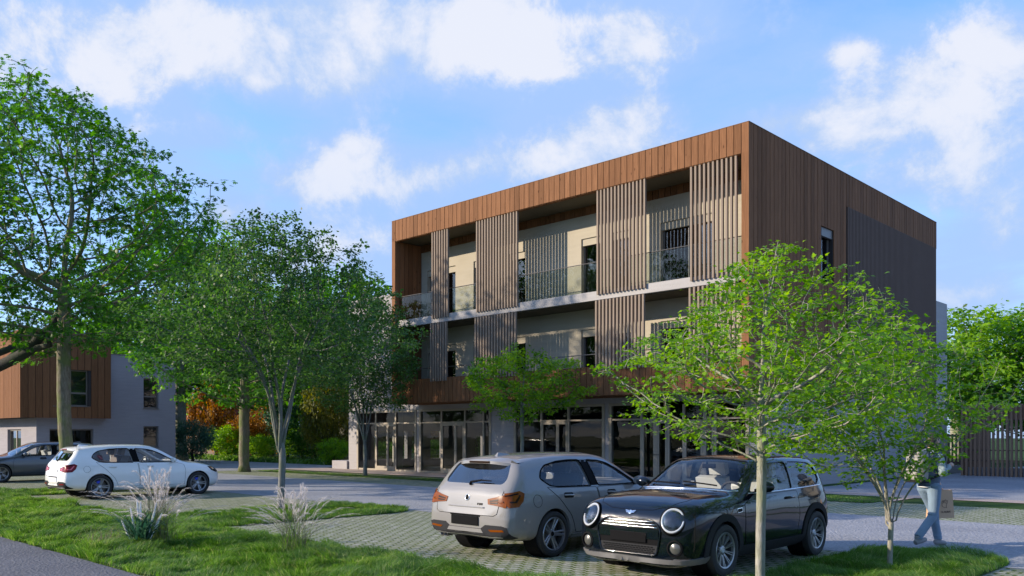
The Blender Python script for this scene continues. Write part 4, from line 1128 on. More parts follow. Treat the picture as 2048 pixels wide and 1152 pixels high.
def make_mini():
    car = empty('parked_car'); tag(car, 'small glossy black hatchback facing the street with round headlights, behind the slim tree', 'car')
    S = CarShape(MINI); vs, fs = S.outer(); skin = Skin(vs, fs)
    paint = MAT['paint_black']; WR, RR = .315, .218; WB = 2.495
    side_r = [(-.26,1.06),(-.20,1.24),(-.10,1.30),(.25,1.322),(.52,1.327),(.56,.975),(.1,.985),(-.14,.99)]
    side_f = [(.60,1.327),(1.0,1.318),(1.22,1.295),(1.38,1.225),(1.60,1.09),(1.74,.975),(1.2,.965),(.62,.972)]
    body = raw(vs, fs); cut = [raw(*S.cabin(-.44, 1.92))]
    for s in (-1,1):
        for poly in (side_r, side_f): cut.append(pr(rnd(poly,.04,3), min(s*.45,s*1.2), max(s*.45,s*1.2), 'x'))
    ws = [(-.54,1.34),(.54,1.34),(.70,1.88),(.64,1.96),(0,2.02),(-.64,1.96),(-.70,1.88)]
    cut.append(pr(rnd(ws,.05,3), .96, 1.6, 'z'))
    rs = [(-.52,1.31),(.52,1.31),(.60,1.08),(.56,1.02),(-.56,1.02),(-.60,1.08)]
    cut.append(pr(rnd(rs,.05,3), -1.2, -.25, 'y'))
    for s in (-1,1):
        for y in (0,WB):
            c = MB(); c.lathe([(0,.58),(.348,.58),(.348,1.2),(0,1.2)], 40, Matrix.Translation((0,y,WR+.005)) @ Matrix.Rotation(R(90)*s,4,'Y')); cut.append(raw(c.v,c.f))
    # mouth of the radiator grille
    me = bool_cut(body, cut); finish_body(me, skin, 'body', paint, car)
    for y in (0,WB):
        for s in (-1,1):
            m = MB(); m.lathe([(.345,.56),(.345,.80)], 30, Matrix.Translation((0,y,WR+.005)) @ Matrix.Rotation(R(90)*s,4,'Y')); m.build('arch_liner', MAT['black'], car)
    def near(poly, g):
        cx = sum(p[0] for p in poly)/len(poly); cy = sum(p[1] for p in poly)/len(poly); out = []
        for p in poly:
            v = Vector((p[0]-cx,p[1]-cy)); v = v*(1+g/max(v.length,.01)); out.append((cx+v.x,cy+v.y))
        return out
    for s in (-1,1):
        for poly in (side_r, side_f):
            e = near(poly,.06); glass_sheet(skin, lambda c: c.x*s > .3 and in_poly((c.y,c.z), e), 'side_window', MAT['car_glass'], car)
    e = near(ws,.07); glass_sheet(skin, lambda c: c.z > .95 and in_poly((c.x,c.y), e), 'windscreen', MAT['car_glass'], car)
    e2 = near(rs,.07); glass_sheet(skin, lambda c: c.y < -.2 and in_poly((c.x,c.z), e2), 'rear_window', MAT['car_glass_dark'], car)
    m = MB()
    for s in (-1,1): seam(m, skin, [(-.30,.985),(.1,.972),(.6,.96),(1.2,.952),(1.80,.957)], s, .008, .05, .0)
    seam(m, skin, [(-.72,1.93),(-.64,2.005),(0,2.06),(.64,2.005),(.72,1.93)], 'top', .010, .05, .0)
    m.build('chrome_strip', MAT['chrome'], car, smooth=True)
    # grey cladding: arches, sills, bumper lip
    for s in (-1,1):
        for y in (0,WB):
            pts = []
            a0, a1 = (-14, 194)
            outer = [(y+.435*math.cos(R(a)), WR+.435*math.sin(R(a))) for a in np.linspace(a0,a1,22)]
            inner = [(y+.349*math.cos(R(a)), WR+.349*math.sin(R(a))) for a in np.linspace(a1,a0,22)]
            patch(skin, outer+inner, s, .014, .03, .05, MAT['trim'], 'wheel_arch', car)
        patch(skin, [(.36,.20),(WB-.36,.20),(WB-.39,.335),(.39,.335)], s, .016, .03, .08, MAT['trim'], 'sill', car)
        door = patch(skin, rnd([(.52,.94),(1.72,.93),(1.98,.84),(2.0,.36),(.60,.36),(.52,.62)],.04,3), s, .0025, .01, .07, paint, 'door', car)
        g = MB(); seam(g, skin, rnd([(.52,.94),(1.72,.93),(1.98,.84),(2.0,.36),(.60,.36),(.52,.62)],.04,3), s, .003, .05, .002, True); g.build('door_gap', MAT['black'], door)
        h = MB(); p0 = skin.hit(Vector((3*s,.66,.86)), Vector((-s,0,0))); p1 = skin.hit(Vector((3*s,.88,.86)), Vector((-s,0,0))); n0 = Vector((s,0,0))
        h.tube([p0-n0*.01, p0+n0*.03+Vector((0,.03,0)), p1+n0*.03-Vector((0,.03,0)), p1-n0*.01], [.013,.018,.018,.013], 6); h.build('handle', paint, door, smooth=True)
        # side scuttle in bright trim
        sc = patch(skin, rnd([(2.06,.80),(2.20,.792),(2.185,.74),(2.062,.748)],.015,3), s, .006, .015, .04, MAT['chrome'], 'side_scuttle', car)
        patch(skin, rnd([(2.07,.793),(2.19,.786),(2.177,.746),(2.072,.753)],.01,2), s, .009, .01, .04, MAT['trim'], 'scuttle_grille', sc)
        mm = mirror_part(car, s*.80, 1.62, .985, s, paint)
    patch(skin, [(-.70,.250),(.70,.250),(.74,.215),(.5,.200),(-.5,.200),(-.74,.215)], 'front', .020, .05, .06, MAT['lip'], 'bumper_lip', car)
    for s in (-1,1): patch(skin, [(2.80,.20),(3.22,.20),(3.22,.262),(2.80,.28)], s, .016, .05, .06, MAT['lip'], 'bumper_corner', car)
    # bonnet
    m = MB(); seam(m, skin, [(-.69,2.12),(-.63,2.65),(-.60,2.92),(-.50,3.10),(-.3,3.17),(0,3.185),(.3,3.17),(.50,3.10),(.60,2.92),(.63,2.65),(.69,2.12)], 'top', .0035, .05, 0); m.build('bonnet_gap', MAT['black'], car)
    # headlights: round, leaning back
    for s in (-1,1):
        q = skin.hit(Vector((s*.595,6,.705)), Vector((0,-1,0)))
        n = (skin.normal(q)*.7+Vector((s*.12,.12,.16))).normalized(); Mh = Matrix.Translation(q-n*.004) @ n.to_track_quat('Z','Y').to_matrix().to_4x4() @ Matrix.Diagonal((1.04,1.14,1,1))
        m = MB(); m.lathe([(.152,-.10),(.152,-.01),(.146,.006),(.138,.006),(.134,-.01)], 40, Mh); hl = m.build('headlight', MAT['black'], car, smooth=True, angle=50)
        m = MB(); m.lathe([(.135,-.005),(.131,.008),(.116,.008),(.110,-.006)], 40, Mh); m.build('light_ring', MAT['lamp_white'], hl, smooth=True)
        m = MB(); m.lathe([(.105,-.005),(.088,-.03),(.074,-.045),(.070,-.02),(.064,-.012),(.058,-.03),(0,-.035)], 36, Mh); m.build('reflector', MAT['lamp_glass'], hl, smooth=True, angle=30)
        m = MB(); m.lathe([(.05,-.028),(.04,-.014),(.0,-.004)], 24, Mh); m.build('projector_lens', MAT['car_glass_dark'], hl, smooth=True)
        m = MB(); m.lathe([(.136,.0),(.12,.022),(.08,.040),(0,.05)], 32, Mh); m.build('lamp_cover', MAT['lens'], hl, smooth=True)
        # fog lamp
        c = skin.hit(Vector((s*.635,6,.385)), Vector((0,-1,0))); n = skin.normal(c); n = Vector((n.x*.6,1,.0)).normalized()
        Mf = Matrix.Translation(c+n*.004) @ n.to_track_quat('Z','Y').to_matrix().to_4x4()
        m = MB(); m.lathe([(.098,-.05),(.098,.006),(.082,.010),(.07,-.02)], 28, Mf); fg = m.build('fog_lamp', MAT['black'], car, smooth=True, angle=40)
        m = MB(); m.lathe([(.070,-.01),(.05,.004),(0,.010)], 24, Mf); m.build('fog_lens', MAT['fog'], fg, smooth=True)
    # grille: black hexagon with bright bars and a rim
    hexa = [(-.33,.695),(.33,.695),(.45,.61),(.455,.52),(.40,.285),(-.40,.285),(-.455,.52),(-.45,.61)]
    gr = patch(skin, rnd(hexa,.06,4), 'front', .004, .02, .05, MAT['black'], 'grille', car)
    m = MB(); seam(m, skin, rnd(hexa,.06,4), 'front', .012, .04, .008, True); m.build('grille_rim', paint, gr, smooth=True)
    for z, wd in ((.672,.34),(.640,.385),(.608,.42)):
        m = MB(); seam(m, skin, [(-wd,z),(wd,z)], 'front', .0045, .05, .014); m.build('grille_bar', MAT['chrome'], gr, smooth=True)
    m = MB()
    for z in (.685,.656,.624):
        for k in range(14):
            x = -.36+.72*(k+.5)/14; c = skin.hit(Vector((x,6,z)), Vector((0,-1,0)))
            m.box(x-.015,x+.015,c.y,c.y+.012,z-.007,z+.007)
    m.build('grille_teeth', MAT['trim'], gr)
    patch(skin, [(-.43,.588),(.43,.588),(.43,.47),(-.43,.47)], 'front', .012, .02, .06, paint, 'bumper_bar', car)
    q = skin.hit(Vector((0,6,.50)), Vector((0,-1,0)))
    m = MB(); m.box(-.26,.26,q.y-.005,q.y+.022,.425,.54); m.build('number_plate', MAT['black'], car, bevel=.003)
    lo = patch(skin, rnd([(-.43,.40),(.43,.40),(.39,.295),(-.39,.295)],.03,3), 'front', .006, .02, .05, MAT['trim'], 'lower_intake', car)
    m = MB()
    for j in range(4):
        z = .312+.022*j
        for k in range(16):
            x = -.37+.74*(k+.5*(j%2)+.25)/16; c = skin.hit(Vector((x,6,z)), Vector((0,-1,0))); m.box(x-.014,x+.014,c.y,c.y+.013,z-.006,z+.006)
    m.build('intake_mesh', MAT['black'], lo)
    # winged bonnet emblem
    c = skin.hit(Vector((0,6,.765)), Vector((0,-1,0))); n = skin.normal(c); Me = Matrix.Translation(c+n*.006) @ n.to_track_quat('Z','Y').to_matrix().to_4x4()
    m = MB(); m.lathe([(.026,0),(.026,.006),(.018,.007),(.018,.003),(0,.003)], 24, Me)
    for s in (-1,1):
        for k in range(3):
            z0 = -.012+.011*k; m.add([Me @ Vector(p) for p in ((s*.026,z0,.001),(s*(.075-.008*(2-k)),z0+.006+.002*k,.001),(s*(.075-.008*(2-k)),z0+.012+.002*k,.001),(s*.026,z0+.009,.001),
                     (s*.026,z0,.006),(s*(.075-.008*(2-k)),z0+.006+.002*k,.005),(s*(.075-.008*(2-k)),z0+.012+.002*k,.005),(s*.026,z0+.009,.006))],
                     [(0,3,2,1),(4,5,6,7),(0,1,5,4),(1,2,6,5),(2,3,7,6),(3,0,4,7)])
    m.build('winged_badge', MAT['chrome'], car)
    # wipers, roof, lamps behind
    m = MB()
    for x0, x1 in ((-.42,.10),(.12,.62)):
        p = [Vector((x0+(x1-x0)*k/5, 1.95-.05*k/5-.1*(abs(x0+(x1-x0)*k/5)/.6)**2*.3, 0)) for k in range(6)]
        p = [Vector((v.x,v.y,skin.hit(Vector((v.x,v.y,3)),Vector((0,0,-1))).z+.014)) for v in p]; m.tube(p, [.010]*6, 5)
    m.build('windscreen_wipers', MAT['black'], car)
    for s in (-1,1): patch(skin, rnd([(s*.56,.86),(s*.70,.85),(s*.72,.64),(s*.58,.64)],.03,3), 'rear', .008, .02, .04, MAT['red_lens'], 'tail_lamp', car)
    for x in (-.36,.36): make_seat(car, x, .78, MAT['seat_cream'], .60)
    m = MB(); m.obox((0,.0,.50),1.1,.46,.18); m.obox((0,-.20,.74),1.1,.13,.46,Matrix.Rotation(R(-12),4,'X')); m.build('rear_bench', MAT['seat_cream'], car, smooth=True, bevel=.04, angle=50)
    m = MB(); m.obox((0,1.72,.80),1.36,.40,.24); m.build('dashboard', MAT['seat_dark'], car, smooth=True, bevel=.06, angle=50)
    steering(car, -.36, 1.40, .90)
    m = MB(); m.obox((.0,1.42,1.27),.20,.03,.06); m.build('inside_mirror', MAT['black'], car, bevel=.01)
    for s in (-1,1):
        for y in (0,WB): make_wheel(car, s*.765, y, s, WR, RR, 'spokes10', None)
    return car
t_ = NT('clear_lamp_cover'); tr_ = t_.n('ShaderNodeBsdfTransparent'); gl_ = t_.n('ShaderNodeBsdfGlossy'); gl_.inputs['Roughness'].default_value = .02
lw_ = t_.n('ShaderNodeLayerWeight'); fr_ = t_.n('ShaderNodeMath'); fr_.operation = 'MULTIPLY_ADD'; fr_.inputs[1].default_value = .25; fr_.inputs[2].default_value = .03; t_.l(lw_.outputs['Facing'], fr_.inputs[0]); mx_ = t_.n('ShaderNodeMixShader'); t_.l(fr_.outputs[0], mx_.inputs[0]); t_.l(tr_.outputs[0], mx_.inputs[1]); t_.l(gl_.outputs[0], mx_.inputs[2]); t_.l(mx_.outputs[0], t_.out.inputs[0])
MAT['lens'] = t_.m

silver = make_hatch('silver grey hatchback with amber tail lamps and a black plate beside the black car', MAT['paint_silver'],
                    (MAT['amber_lens'], MAT['amber_dark'], True), MAT['seat_dark'], MAT['black'], None, 'cars parked on the paved bays')
silver.location = (-8.60, 8.86, .012)
white = make_hatch('white hatchback with red tail lamps and blue brake calipers, parked beside the large left tree', MAT['paint_white'],
                   (MAT['red_lens'], MAT['red_glow'], False), MAT['seat_tan'], MAT['plate_white'], MAT['blue_caliper'], 'cars parked on the paved bays')
white.location = (-24.18, 8.55, .012)
grey = copy_tree(silver)
tag(grey, 'dark grey hatchback at the left edge, nose to the lawn behind the white car', 'car', 'cars parked on the paved bays')
def repaint_tree(o, swap):
    if o.type == 'MESH':
        for s in o.material_slots:
            mt_ = s.material
            if mt_ in swap: s.link = 'OBJECT'; s.material = swap[mt_]
    for c in o.children: repaint_tree(c, swap)
repaint_tree(grey, {MAT['paint_silver']: MAT['paint_grey'], MAT['seat_dark']: MAT['seat_cream'], MAT['amber_lens']: MAT['red_lens'], MAT['amber_dark']: MAT['red_glow']})
grey.location = (-34.75, 11.75, .012); grey.rotation_euler = (0,0,math.pi)
mini = make_mini(); mini['group'] = 'cars parked on the paved bays'
mini.location = (-6.03, 11.50, .012); mini.rotation_euler = (0,0,math.pi)
# ------------------------------------------------------------------ trees: limbs grown towards points spread through the crown
def grow(attr, stems, step, kill, infl, inertia=.4, up=.05, iters=140, rs=None):
    """space colonisation; stems are lists of points that share their first point"""
    P = []; par = []
    def addn(p, q): P.append(np.array(p, float)); par.append(q); return len(P)-1
    for st in stems:
        last = -1
        for i, p in enumerate(st):
            if i == 0 and P: last = 0; continue
            last = addn(p, last)
    alive = np.ones(len(attr), bool); near = np.full(len(attr), -1); nd = np.full(len(attr), 1e9)
    def upd(ids):
        if not ids: return
        Q = np.array([P[i] for i in ids]); d = np.linalg.norm(attr[:,None,:]-Q[None], axis=2); j = d.argmin(1); dm = d[np.arange(len(attr)), j]
        b = dm < nd; nd[b] = dm[b]; near[b] = np.array(ids)[j[b]]
    skip = len(stems[0])-2 if len(stems) == 1 else 1
    upd([i for i in range(len(P)) if i >= 1])
    kids = {}
    for it in range(iters):
        alive &= nd > kill
        act = np.where(alive & (nd < infl))[0]
        if len(act) == 0: break
        new = []
        for i in np.unique(near[act]):
            a = act[near[act] == i]; v = attr[a]-P[i]; v /= np.linalg.norm(v, axis=1)[:,None]+1e-9; d = v.sum(0)
            d /= np.linalg.norm(d)+1e-9
            if par[i] >= 0:
                pd = P[i]-P[par[i]]; d = d+inertia*pd/(np.linalg.norm(pd)+1e-9)
            d = d+np.array([0,0,up])+rs.normal(0,.09,3); d /= np.linalg.norm(d)+1e-9
            q = P[i]+d*step
            if any(np.linalg.norm(P[k]-q) < step*.35 for k in kids.get(i, ())): 
                # stalled: let its points go
                alive[a[nd[a] < kill*1.6]] = False
                if len(kids.get(i, ())) > 3: alive[a] = False
                continue
            k = addn(q, i); kids.setdefault(i, []).append(k); new.append(k)
        if not new: break
        upd(new)
    return np.array(P), np.array(par)
def skeleton(P, par, r0, tip, ex=2.3):
    n = len(P); ch = [[] for _ in range(n)]
    for i, p in enumerate(par):
        if p >= 0: ch[p].append(i)
    r = np.zeros(n)
    for i in range(n-1, -1, -1):          # children always come later
        r[i] = tip if not ch[i] else sum(r[c]**ex for c in ch[i])**(1/ex)
    s = np.log(r0/tip)/max(np.log(r[0]/tip), .05); r = tip*(r/tip)**s
    return ch, r
def limbs(mb, P, ch, r, minr=0.0, flare=1.35):
    todo = [(0, None)]
    while todo:
        i, p = todo.pop(); path = [P[p]] if p is not None else []; rad = [min(r[p], r[i]*1.15)] if p is not None else []
        while True:
            path.append(P[i]); rad.append(r[i])
            if not ch[i]: break
            c = sorted(ch[i], key=lambda k: -r[k])
            for k in c[1:]: todo.append((k, i))
            i = c[0]
        if p is None and len(rad) > 1: rad[0] *= flare
        if max(rad) < minr or len(path) < 2: continue
        n = 10 if rad[0] > .08 else 6 if rad[0] > .03 else 4 if rad[0] > .012 else 3
        mb.tube(path, rad, n, cap=n > 6)
LEAF = {
 'maple': [(0,0),(.16,.10),(.42,.02),(.34,.22),(.55,.46),(.30,.48),(.22,.62),(0,1.0),(-.22,.62),(-.30,.48),(-.55,.46),(-.34,.22),(-.42,.02),(-.16,.10)],
 'spray': [(0,0),(.08,.2),(.34,.16),(.30,.34),(.10,.38),(.38,.50),(.32,.66),(.09,.58),(.22,.86),(0,1.0),(-.22,.86),(-.09,.58),(-.32,.66),(-.38,.50),(-.10,.38),(-.30,.34),(-.34,.16),(-.08,.2)],
 'small': [(0,0),(.30,.35),(.22,.75),(0,1.0),(-.22,.75),(-.30,.35)],
 'oak': [(0,0),(.25,.22),(.18,.36),(.36,.55),(.2,.66),(.18,.9),(0,1.0),(-.2,.85),(-.2,.66),(-.36,.5),(-.18,.36),(-.25,.22)],
}
def leaves(name, pos, axis, size, kind, mat, rs, tilt=.45, tint=None, parent=None, droop=.25):
    T = np.array(LEAF[kind]); k = len(T); n = len(pos)
    ax = axis+rs.normal(0,.55,(n,3)); ax[:,2] -= droop; ax /= np.linalg.norm(ax, axis=1)[:,None]+1e-9
    up = np.array([0,0,1.0])+rs.normal(0,tilt,(n,3)); w = np.cross(ax, up); w /= np.linalg.norm(w, axis=1)[:,None]+1e-9
    nm = np.cross(w, ax)
    sz = size*rs.uniform(.65,1.25,n)
    fold = -np.abs(T[:,0])*.35-(T[:,1]**2)*.18
    V = pos[:,None,:]+sz[:,None,None]*(T[None,:,0,None]*w[:,None,:]+T[None,:,1,None]*ax[:,None,:]+fold[None,:,None]*nm[:,None,:])
    t = rs.uniform(0,1,n) if tint is None else np.clip(tint+rs.normal(0,.16,n), 0, 1)
    return np_mesh(name, V.reshape(-1,3), np.arange(n*k), np.full(n,k), mat, parent, t)
def clumps(pos, rs, scale):
    """light and dark clumps: the tint wanders slowly through the crown"""
    a = rs.uniform(0,6.28,9); q = pos/scale
    return .5+.30*np.sin(q[:,0]*2.1+a[0])*np.sin(q[:,1]*1.9+a[1])*np.sin(q[:,2]*2.3+a[2])+.20*np.sin(q[:,0]*5.1+a[3]+q[:,2]*3)*np.sin(q[:,1]*4.7+a[4])

def make_tree(name, label, loc, H, base, rad, seed, bark, leafmat, kind, nleaf, lsize, r0, natt=900, step=.3, stems=None, shape='round', squash=1.0,
              tip=.006, group=None, lean=(0,0), holes=.33, droop=.25, tilt=.45, cat='tree', flat=0.0, spread=.35, cx=0, cy=0, up=.05, minr=0, twist=0.0, low=.0, arms=None, armr=None, inertia=.45):
    rs = np.random.RandomState(seed); armi = {}
    # points inside an uneven crown
    pts = []; a0 = rs.uniform(0,6.28,6)
    cz = base+(H-base)*.48
    while len(pts) < natt:
        p = rs.uniform(-1,1,3); l = np.linalg.norm(p)
        if l > 1 or l < .28: continue
        az = math.atan2(p[1],p[0]); e = p[2]
        lump = 1+.20*math.sin(3*az+a0[0]+2*e)+.12*math.sin(5*az+a0[1]-3*e)+.10*math.sin(2*az+a0[2])
        if shape == 'cone': w = 1.0-.45*max(e,0)-.1*max(-e,0)
        elif shape == 'peak': w = 1.02-.72*max(e+.15,0)**1.1-.05*max(-e,0)
        elif shape == 'dome': w = .98-.50*max(e+.15,0)+.10*max(-e,0)
        elif shape == 'vase': w = .62+.42*e if e < .6 else .87-.9*(e-.6)
        elif shape == 'umbrella': w = 1.05-.25*e*e
        else: w = 1.0
        # bites out of the crown
        b = math.sin(p[0]*4.3+a0[3])*math.sin(p[1]*4.1+a0[4])*math.sin(p[2]*3.9+a0[5])
        if b > holes and rs.rand() < .85: continue
        q = np.array([p[0]*rad*lump*w+cx, p[1]*rad*lump*w+cy, cz+p[2]*(H-base)*.52*(1+.08*(lump-1))])
        if q[2] < base*.9-low: continue
        pts.append(q)
    attr = np.array(pts)
    if stems is None:
        z = np.arange(0, base+(H-base)*.30, step); wob = rs.normal(0,.035*step**1.2,(len(z),2)).cumsum(0)
        st = [[(lean[0]*t/ max(base,.1)+w[0]*min(1,t), lean[1]*t/max(base,.1)+w[1]*min(1,t), t) for t, w in zip(z, wob)]]
    else:
        st = []; sp, zsplit, n = stems
        zt = base+(H-base)*.25
        trunk = [(.02*math.sin(z*2.3+seed)-.02*math.sin(seed),.02*math.cos(z*1.9+seed)-.02*math.cos(seed),z) for z in np.arange(0, zsplit+1e-6, step*.8)]
        st = []
        for k in range(n):
            a = 2*math.pi*(k+rs.uniform(-.25,.25))/n; s = sp*rs.uniform(.55,1.1); L = []
            z0 = zsplit*rs.uniform(.75,1.0)
            for z in np.arange(z0+step*.5, zt, step*.8):
                t = (z-z0)/(zt-z0); rr = .04+s*(t**1.6); L.append((rr*math.cos(a+twist*t)+.03*math.sin(z*3+k), rr*math.sin(a+twist*t)+.03*math.cos(z*2.6+k), z))
            st.append(L)
        stems_all = (trunk, st)
    if stems is None and arms is None: P, par = grow(attr, st, step, step*1.15, rad*2.2, inertia, up, 120, rs)
    elif stems is None:
        P = [np.array(p, float) for p in st[0]]; par = [i-1 for i in range(len(P))]; nt = len(P)-3
        for L, (ra, rb) in zip(arms, armr):
            n0 = len(P)
            L = [np.array(p, float) for p in L]; last = min(range(len(P)), key=lambda i: np.linalg.norm(P[i]-L[0]))
            for a_, b_ in zip(L, L[1:]):
                k_ = max(1, int(np.linalg.norm(b_-a_)/step))
                for j_ in range(1, k_+1): P.append(a_+(b_-a_)*j_/k_); par.append(last); last = len(P)-1
            for i_ in range(n0, len(P)): armi[i_] = ra+(rb-ra)*(i_-n0)/max(1,len(P)-n0-1)
        P, par = grow_from(attr, P, par, step, step*1.15, rad*2.2, inertia, up, 120, rs, nt)
    else:
        trunk, arms = stems_all; P = [np.array(p, float) for p in trunk]; par = [i-1 for i in range(len(trunk))]
        for L in arms:
            i0 = min(range(len(trunk)), key=lambda i: abs(trunk[i][2]-(L[0][2]-step*.5))) if L else 0
            last = i0
            for p in L: P.append(np.array(p, float)); par.append(last); last = len(P)-1
        P, par = grow_from(attr, P, par, step, step*1.15, rad*2.2, inertia, up, 120, rs, len(trunk))
    ch, r = skeleton(P, par, r0, tip)
    if armi:
        for i_, a_ in armi.items(): r[i_] = max(r[i_], a_)
    t = empty(name, loc, 0); tag(t, label, cat, group)
    mb = MB(); limbs(mb, P, ch, r, minr); tr = mb.build('trunk', bark, t, smooth=True)
    # leaves along the thin wood
    thin = np.where((r < tip*3.2) & (P[:,2] > base*.75-low) & (par >= 0))[0]
    if len(thin) == 0: thin = np.arange(len(P))
    w = np.where(np.array([len(ch[i]) for i in thin]) == 0, 3.0, 1.0); w /= w.sum()
    pick = rs.choice(thin, nleaf, p=w)
    ax = P[pick]-P[par[pick]]; ax /= np.linalg.norm(ax, axis=1)[:,None]+1e-9
    pos = P[pick]-ax*rs.uniform(0,step,(nleaf,1))+rs.normal(0,1,(nleaf,3))*np.array([1,1,1-flat])*spread*.5
    out = ax.copy(); out[:,2] *= .3
    cr = leaves('crown', pos, out, lsize, kind, leafmat, rs, tilt, clumps(pos, rs, rad*.45), t, droop)
    return t
def grow_from(attr, P, par, step, kill, infl, inertia, up, iters, rs, ntrunk):
    P = list(P); par = list(par)
    alive = np.ones(len(attr), bool); near = np.full(len(attr), -1); nd = np.full(len(attr), 1e9)
    def upd(ids):
        Q = np.array([P[i] for i in ids]); d = np.linalg.norm(attr[:,None,:]-Q[None], axis=2); j = d.argmin(1); dm = d[np.arange(len(attr)), j]
        b = dm < nd; nd[b] = dm[b]; near[b] = np.array(ids)[j[b]]
    upd(list(range(ntrunk, len(P)))); kids = {}
    for it in range(iters):
        alive &= nd > kill
        act = np.where(alive & (nd < infl))[0]
        if len(act) == 0: break
        new = []
        for i in np.unique(near[act]):
            a = act[near[act] == i]; v = attr[a]-P[i]; v /= np.linalg.norm(v, axis=1)[:,None]+1e-9; d = v.sum(0); d /= np.linalg.norm(d)+1e-9
            if par[i] >= 0:
                pd = P[i]-P[par[i]]; d = d+inertia*pd/(np.linalg.norm(pd)+1e-9)
            d = d+np.array([0,0,up])+rs.normal(0,.09,3); d /= np.linalg.norm(d)+1e-9; q = P[i]+d*step
            if any(np.linalg.norm(P[k]-q) < step*.35 for k in kids.get(i, ())):
                alive[a[nd[a] < kill*1.6]] = False
                if len(kids.get(i, ())) > 3: alive[a] = False
                continue
            P.append(q); par.append(i); k = len(P)-1; kids.setdefault(i, []).append(k); new.append(k)
        if not new: break
        upd(new)
    return np.array(P), np.array(par)

MAT['leaf_bright'] = M_leaf('bright_green_leaf', [(.035,.11,.008),(.10,.25,.012),(.18,.36,.016),(.26,.44,.026)], .5)
MAT['leaf_mid'] = M_leaf('mid_green_leaf', [(.020,.085,.012),(.040,.145,.018),(.07,.205,.026),(.12,.275,.04)], .5)
MAT['leaf_dark'] = M_leaf('dark_green_leaf', [(.014,.055,.013),(.032,.095,.02),(.06,.145,.03),(.11,.21,.05)], .45)
MAT['leaf_deep'] = M_leaf('deep_green_leaf', [(.018,.065,.010),(.035,.115,.016),(.06,.165,.026),(.10,.21,.04)], .48)
MAT['leaf_teal'] = M_leaf('blue_green_leaf', [(.03,.085,.06),(.05,.13,.085),(.085,.18,.12),(.12,.22,.15)], .4)
MAT['leaf_rust'] = M_leaf('rust_orange_leaf', [(.10,.045,.008),(.20,.095,.012),(.31,.165,.02),(.38,.23,.035)], .45)
MAT['leaf_olive'] = M_leaf('olive_yellow_leaf', [(.04,.055,.008),(.08,.095,.012),(.13,.14,.016),(.18,.18,.025)], .4)
MAT['bark_pale'] = M_bark('pale_bark', (.15,.14,.12), (.36,.34,.30), (.19,.21,.11))
MAT['bark_grey'] = M_bark('grey_bark', (.10,.10,.10), (.22,.22,.21), (.13,.15,.085))
MAT['bark_dark'] = M_bark('dark_bark', (.03,.03,.028), (.075,.07,.065), (.045,.06,.035))
MAT['bark_moss'] = M_bark('mossy_bark', (.10,.085,.06), (.23,.20,.15), (.12,.16,.045))

# large tree on the left, behind the white car
make_tree('maple_tree', 'tall bright green tree with a straight mossy trunk behind the white car', (-27.0,8.9,0), 12.2, 4.2, 5.9, 11, MAT['bark_moss'], MAT['leaf_mid'], 'spray',
          25000, .16, .19, natt=2600, step=.30, shape='cone', tip=.008, holes=.24, droop=.2, tilt=.22, flat=.8, spread=.36, cx=-.5, cy=-.4, up=.04, low=.2, inertia=.7)
# multi-stemmed tree on the grass tongue
make_tree('multi_stem_tree', 'dark green multi stemmed tree rising from the grass strip between two paved bays', (-16.9,10.06,0), 6.75, 2.75, 2.95, 23, MAT['bark_grey'], MAT['leaf_dark'], 'small',
          28000, .078, .078, natt=1900, step=.17, stems=(.95,1.55,8), shape='dome', tip=.0048, holes=.22, droop=.1, tilt=.6, flat=.5, spread=.19, low=.35)
make_tree('street_tree', 'slender dark green tree in the verge before the left shopfront', (-28.7,21.0,0), 7.4, 2.6, 2.35, 31, MAT['bark_grey'], MAT['leaf_dark'], 'small',
          18000, .10, .085, natt=800, step=.26, stems=(.7,1.5,6), shape='round', tip=.005, holes=.36, droop=.1, tilt=.8, spread=.28, low=.3)
make_tree('street_tree', 'small bright green tree in the verge before the third shopfront, above the silver car', (-19.7,20.9,0), 4.75, 2.2, 1.95, 37, MAT['bark_grey'], MAT['leaf_bright'], 'maple',
          7000, .095, .062, natt=520, step=.19, shape='umbrella', tip=.0042, holes=.3, droop=.3, tilt=.4, flat=.5, spread=.24, up=.03, low=.3)
make_tree('street_tree', 'mid green tree with a thick mossy trunk across the road, right of the white car', (-35.9,19.5,0), 9.2, 3.0, 4.6, 41, MAT['bark_moss'], MAT['leaf_mid'], 'spray',
          15000, .16, .24, natt=1100, step=.33, shape='umbrella', tip=.006, holes=.3, droop=.3, tilt=.4, flat=.5, spread=.32, low=.4)
# near right
make_tree('maple_tree', 'slim bright green tree with a pale trunk standing in front of the black car', (-4.45,8.49,0), 3.85, 1.50, 1.86, 53, MAT['bark_pale'], MAT['leaf_bright'], 'maple',
          13500, .050, .054, natt=2100, step=.105, shape='peak', tip=.0036, cx=.10, cy=.10, holes=.20, droop=.16, tilt=.2, flat=.82, spread=.15, up=.05, low=.4, inertia=.75)
make_tree('multi_stem_tree', 'low spreading green tree with a forked multi stemmed trunk on the right lawn', (-4.03,11.1,0), 3.1, 1.12, 1.52, 61, MAT['bark_pale'], MAT['leaf_bright'], 'maple',
          9500, .054, .036, natt=1400, cx=-.16, cy=-.16, step=.105, stems=(.78,.66,9), shape='umbrella', tip=.0026, holes=.24, droop=.14, tilt=.22, flat=.8, spread=.14, up=.02, low=.5, inertia=.75)
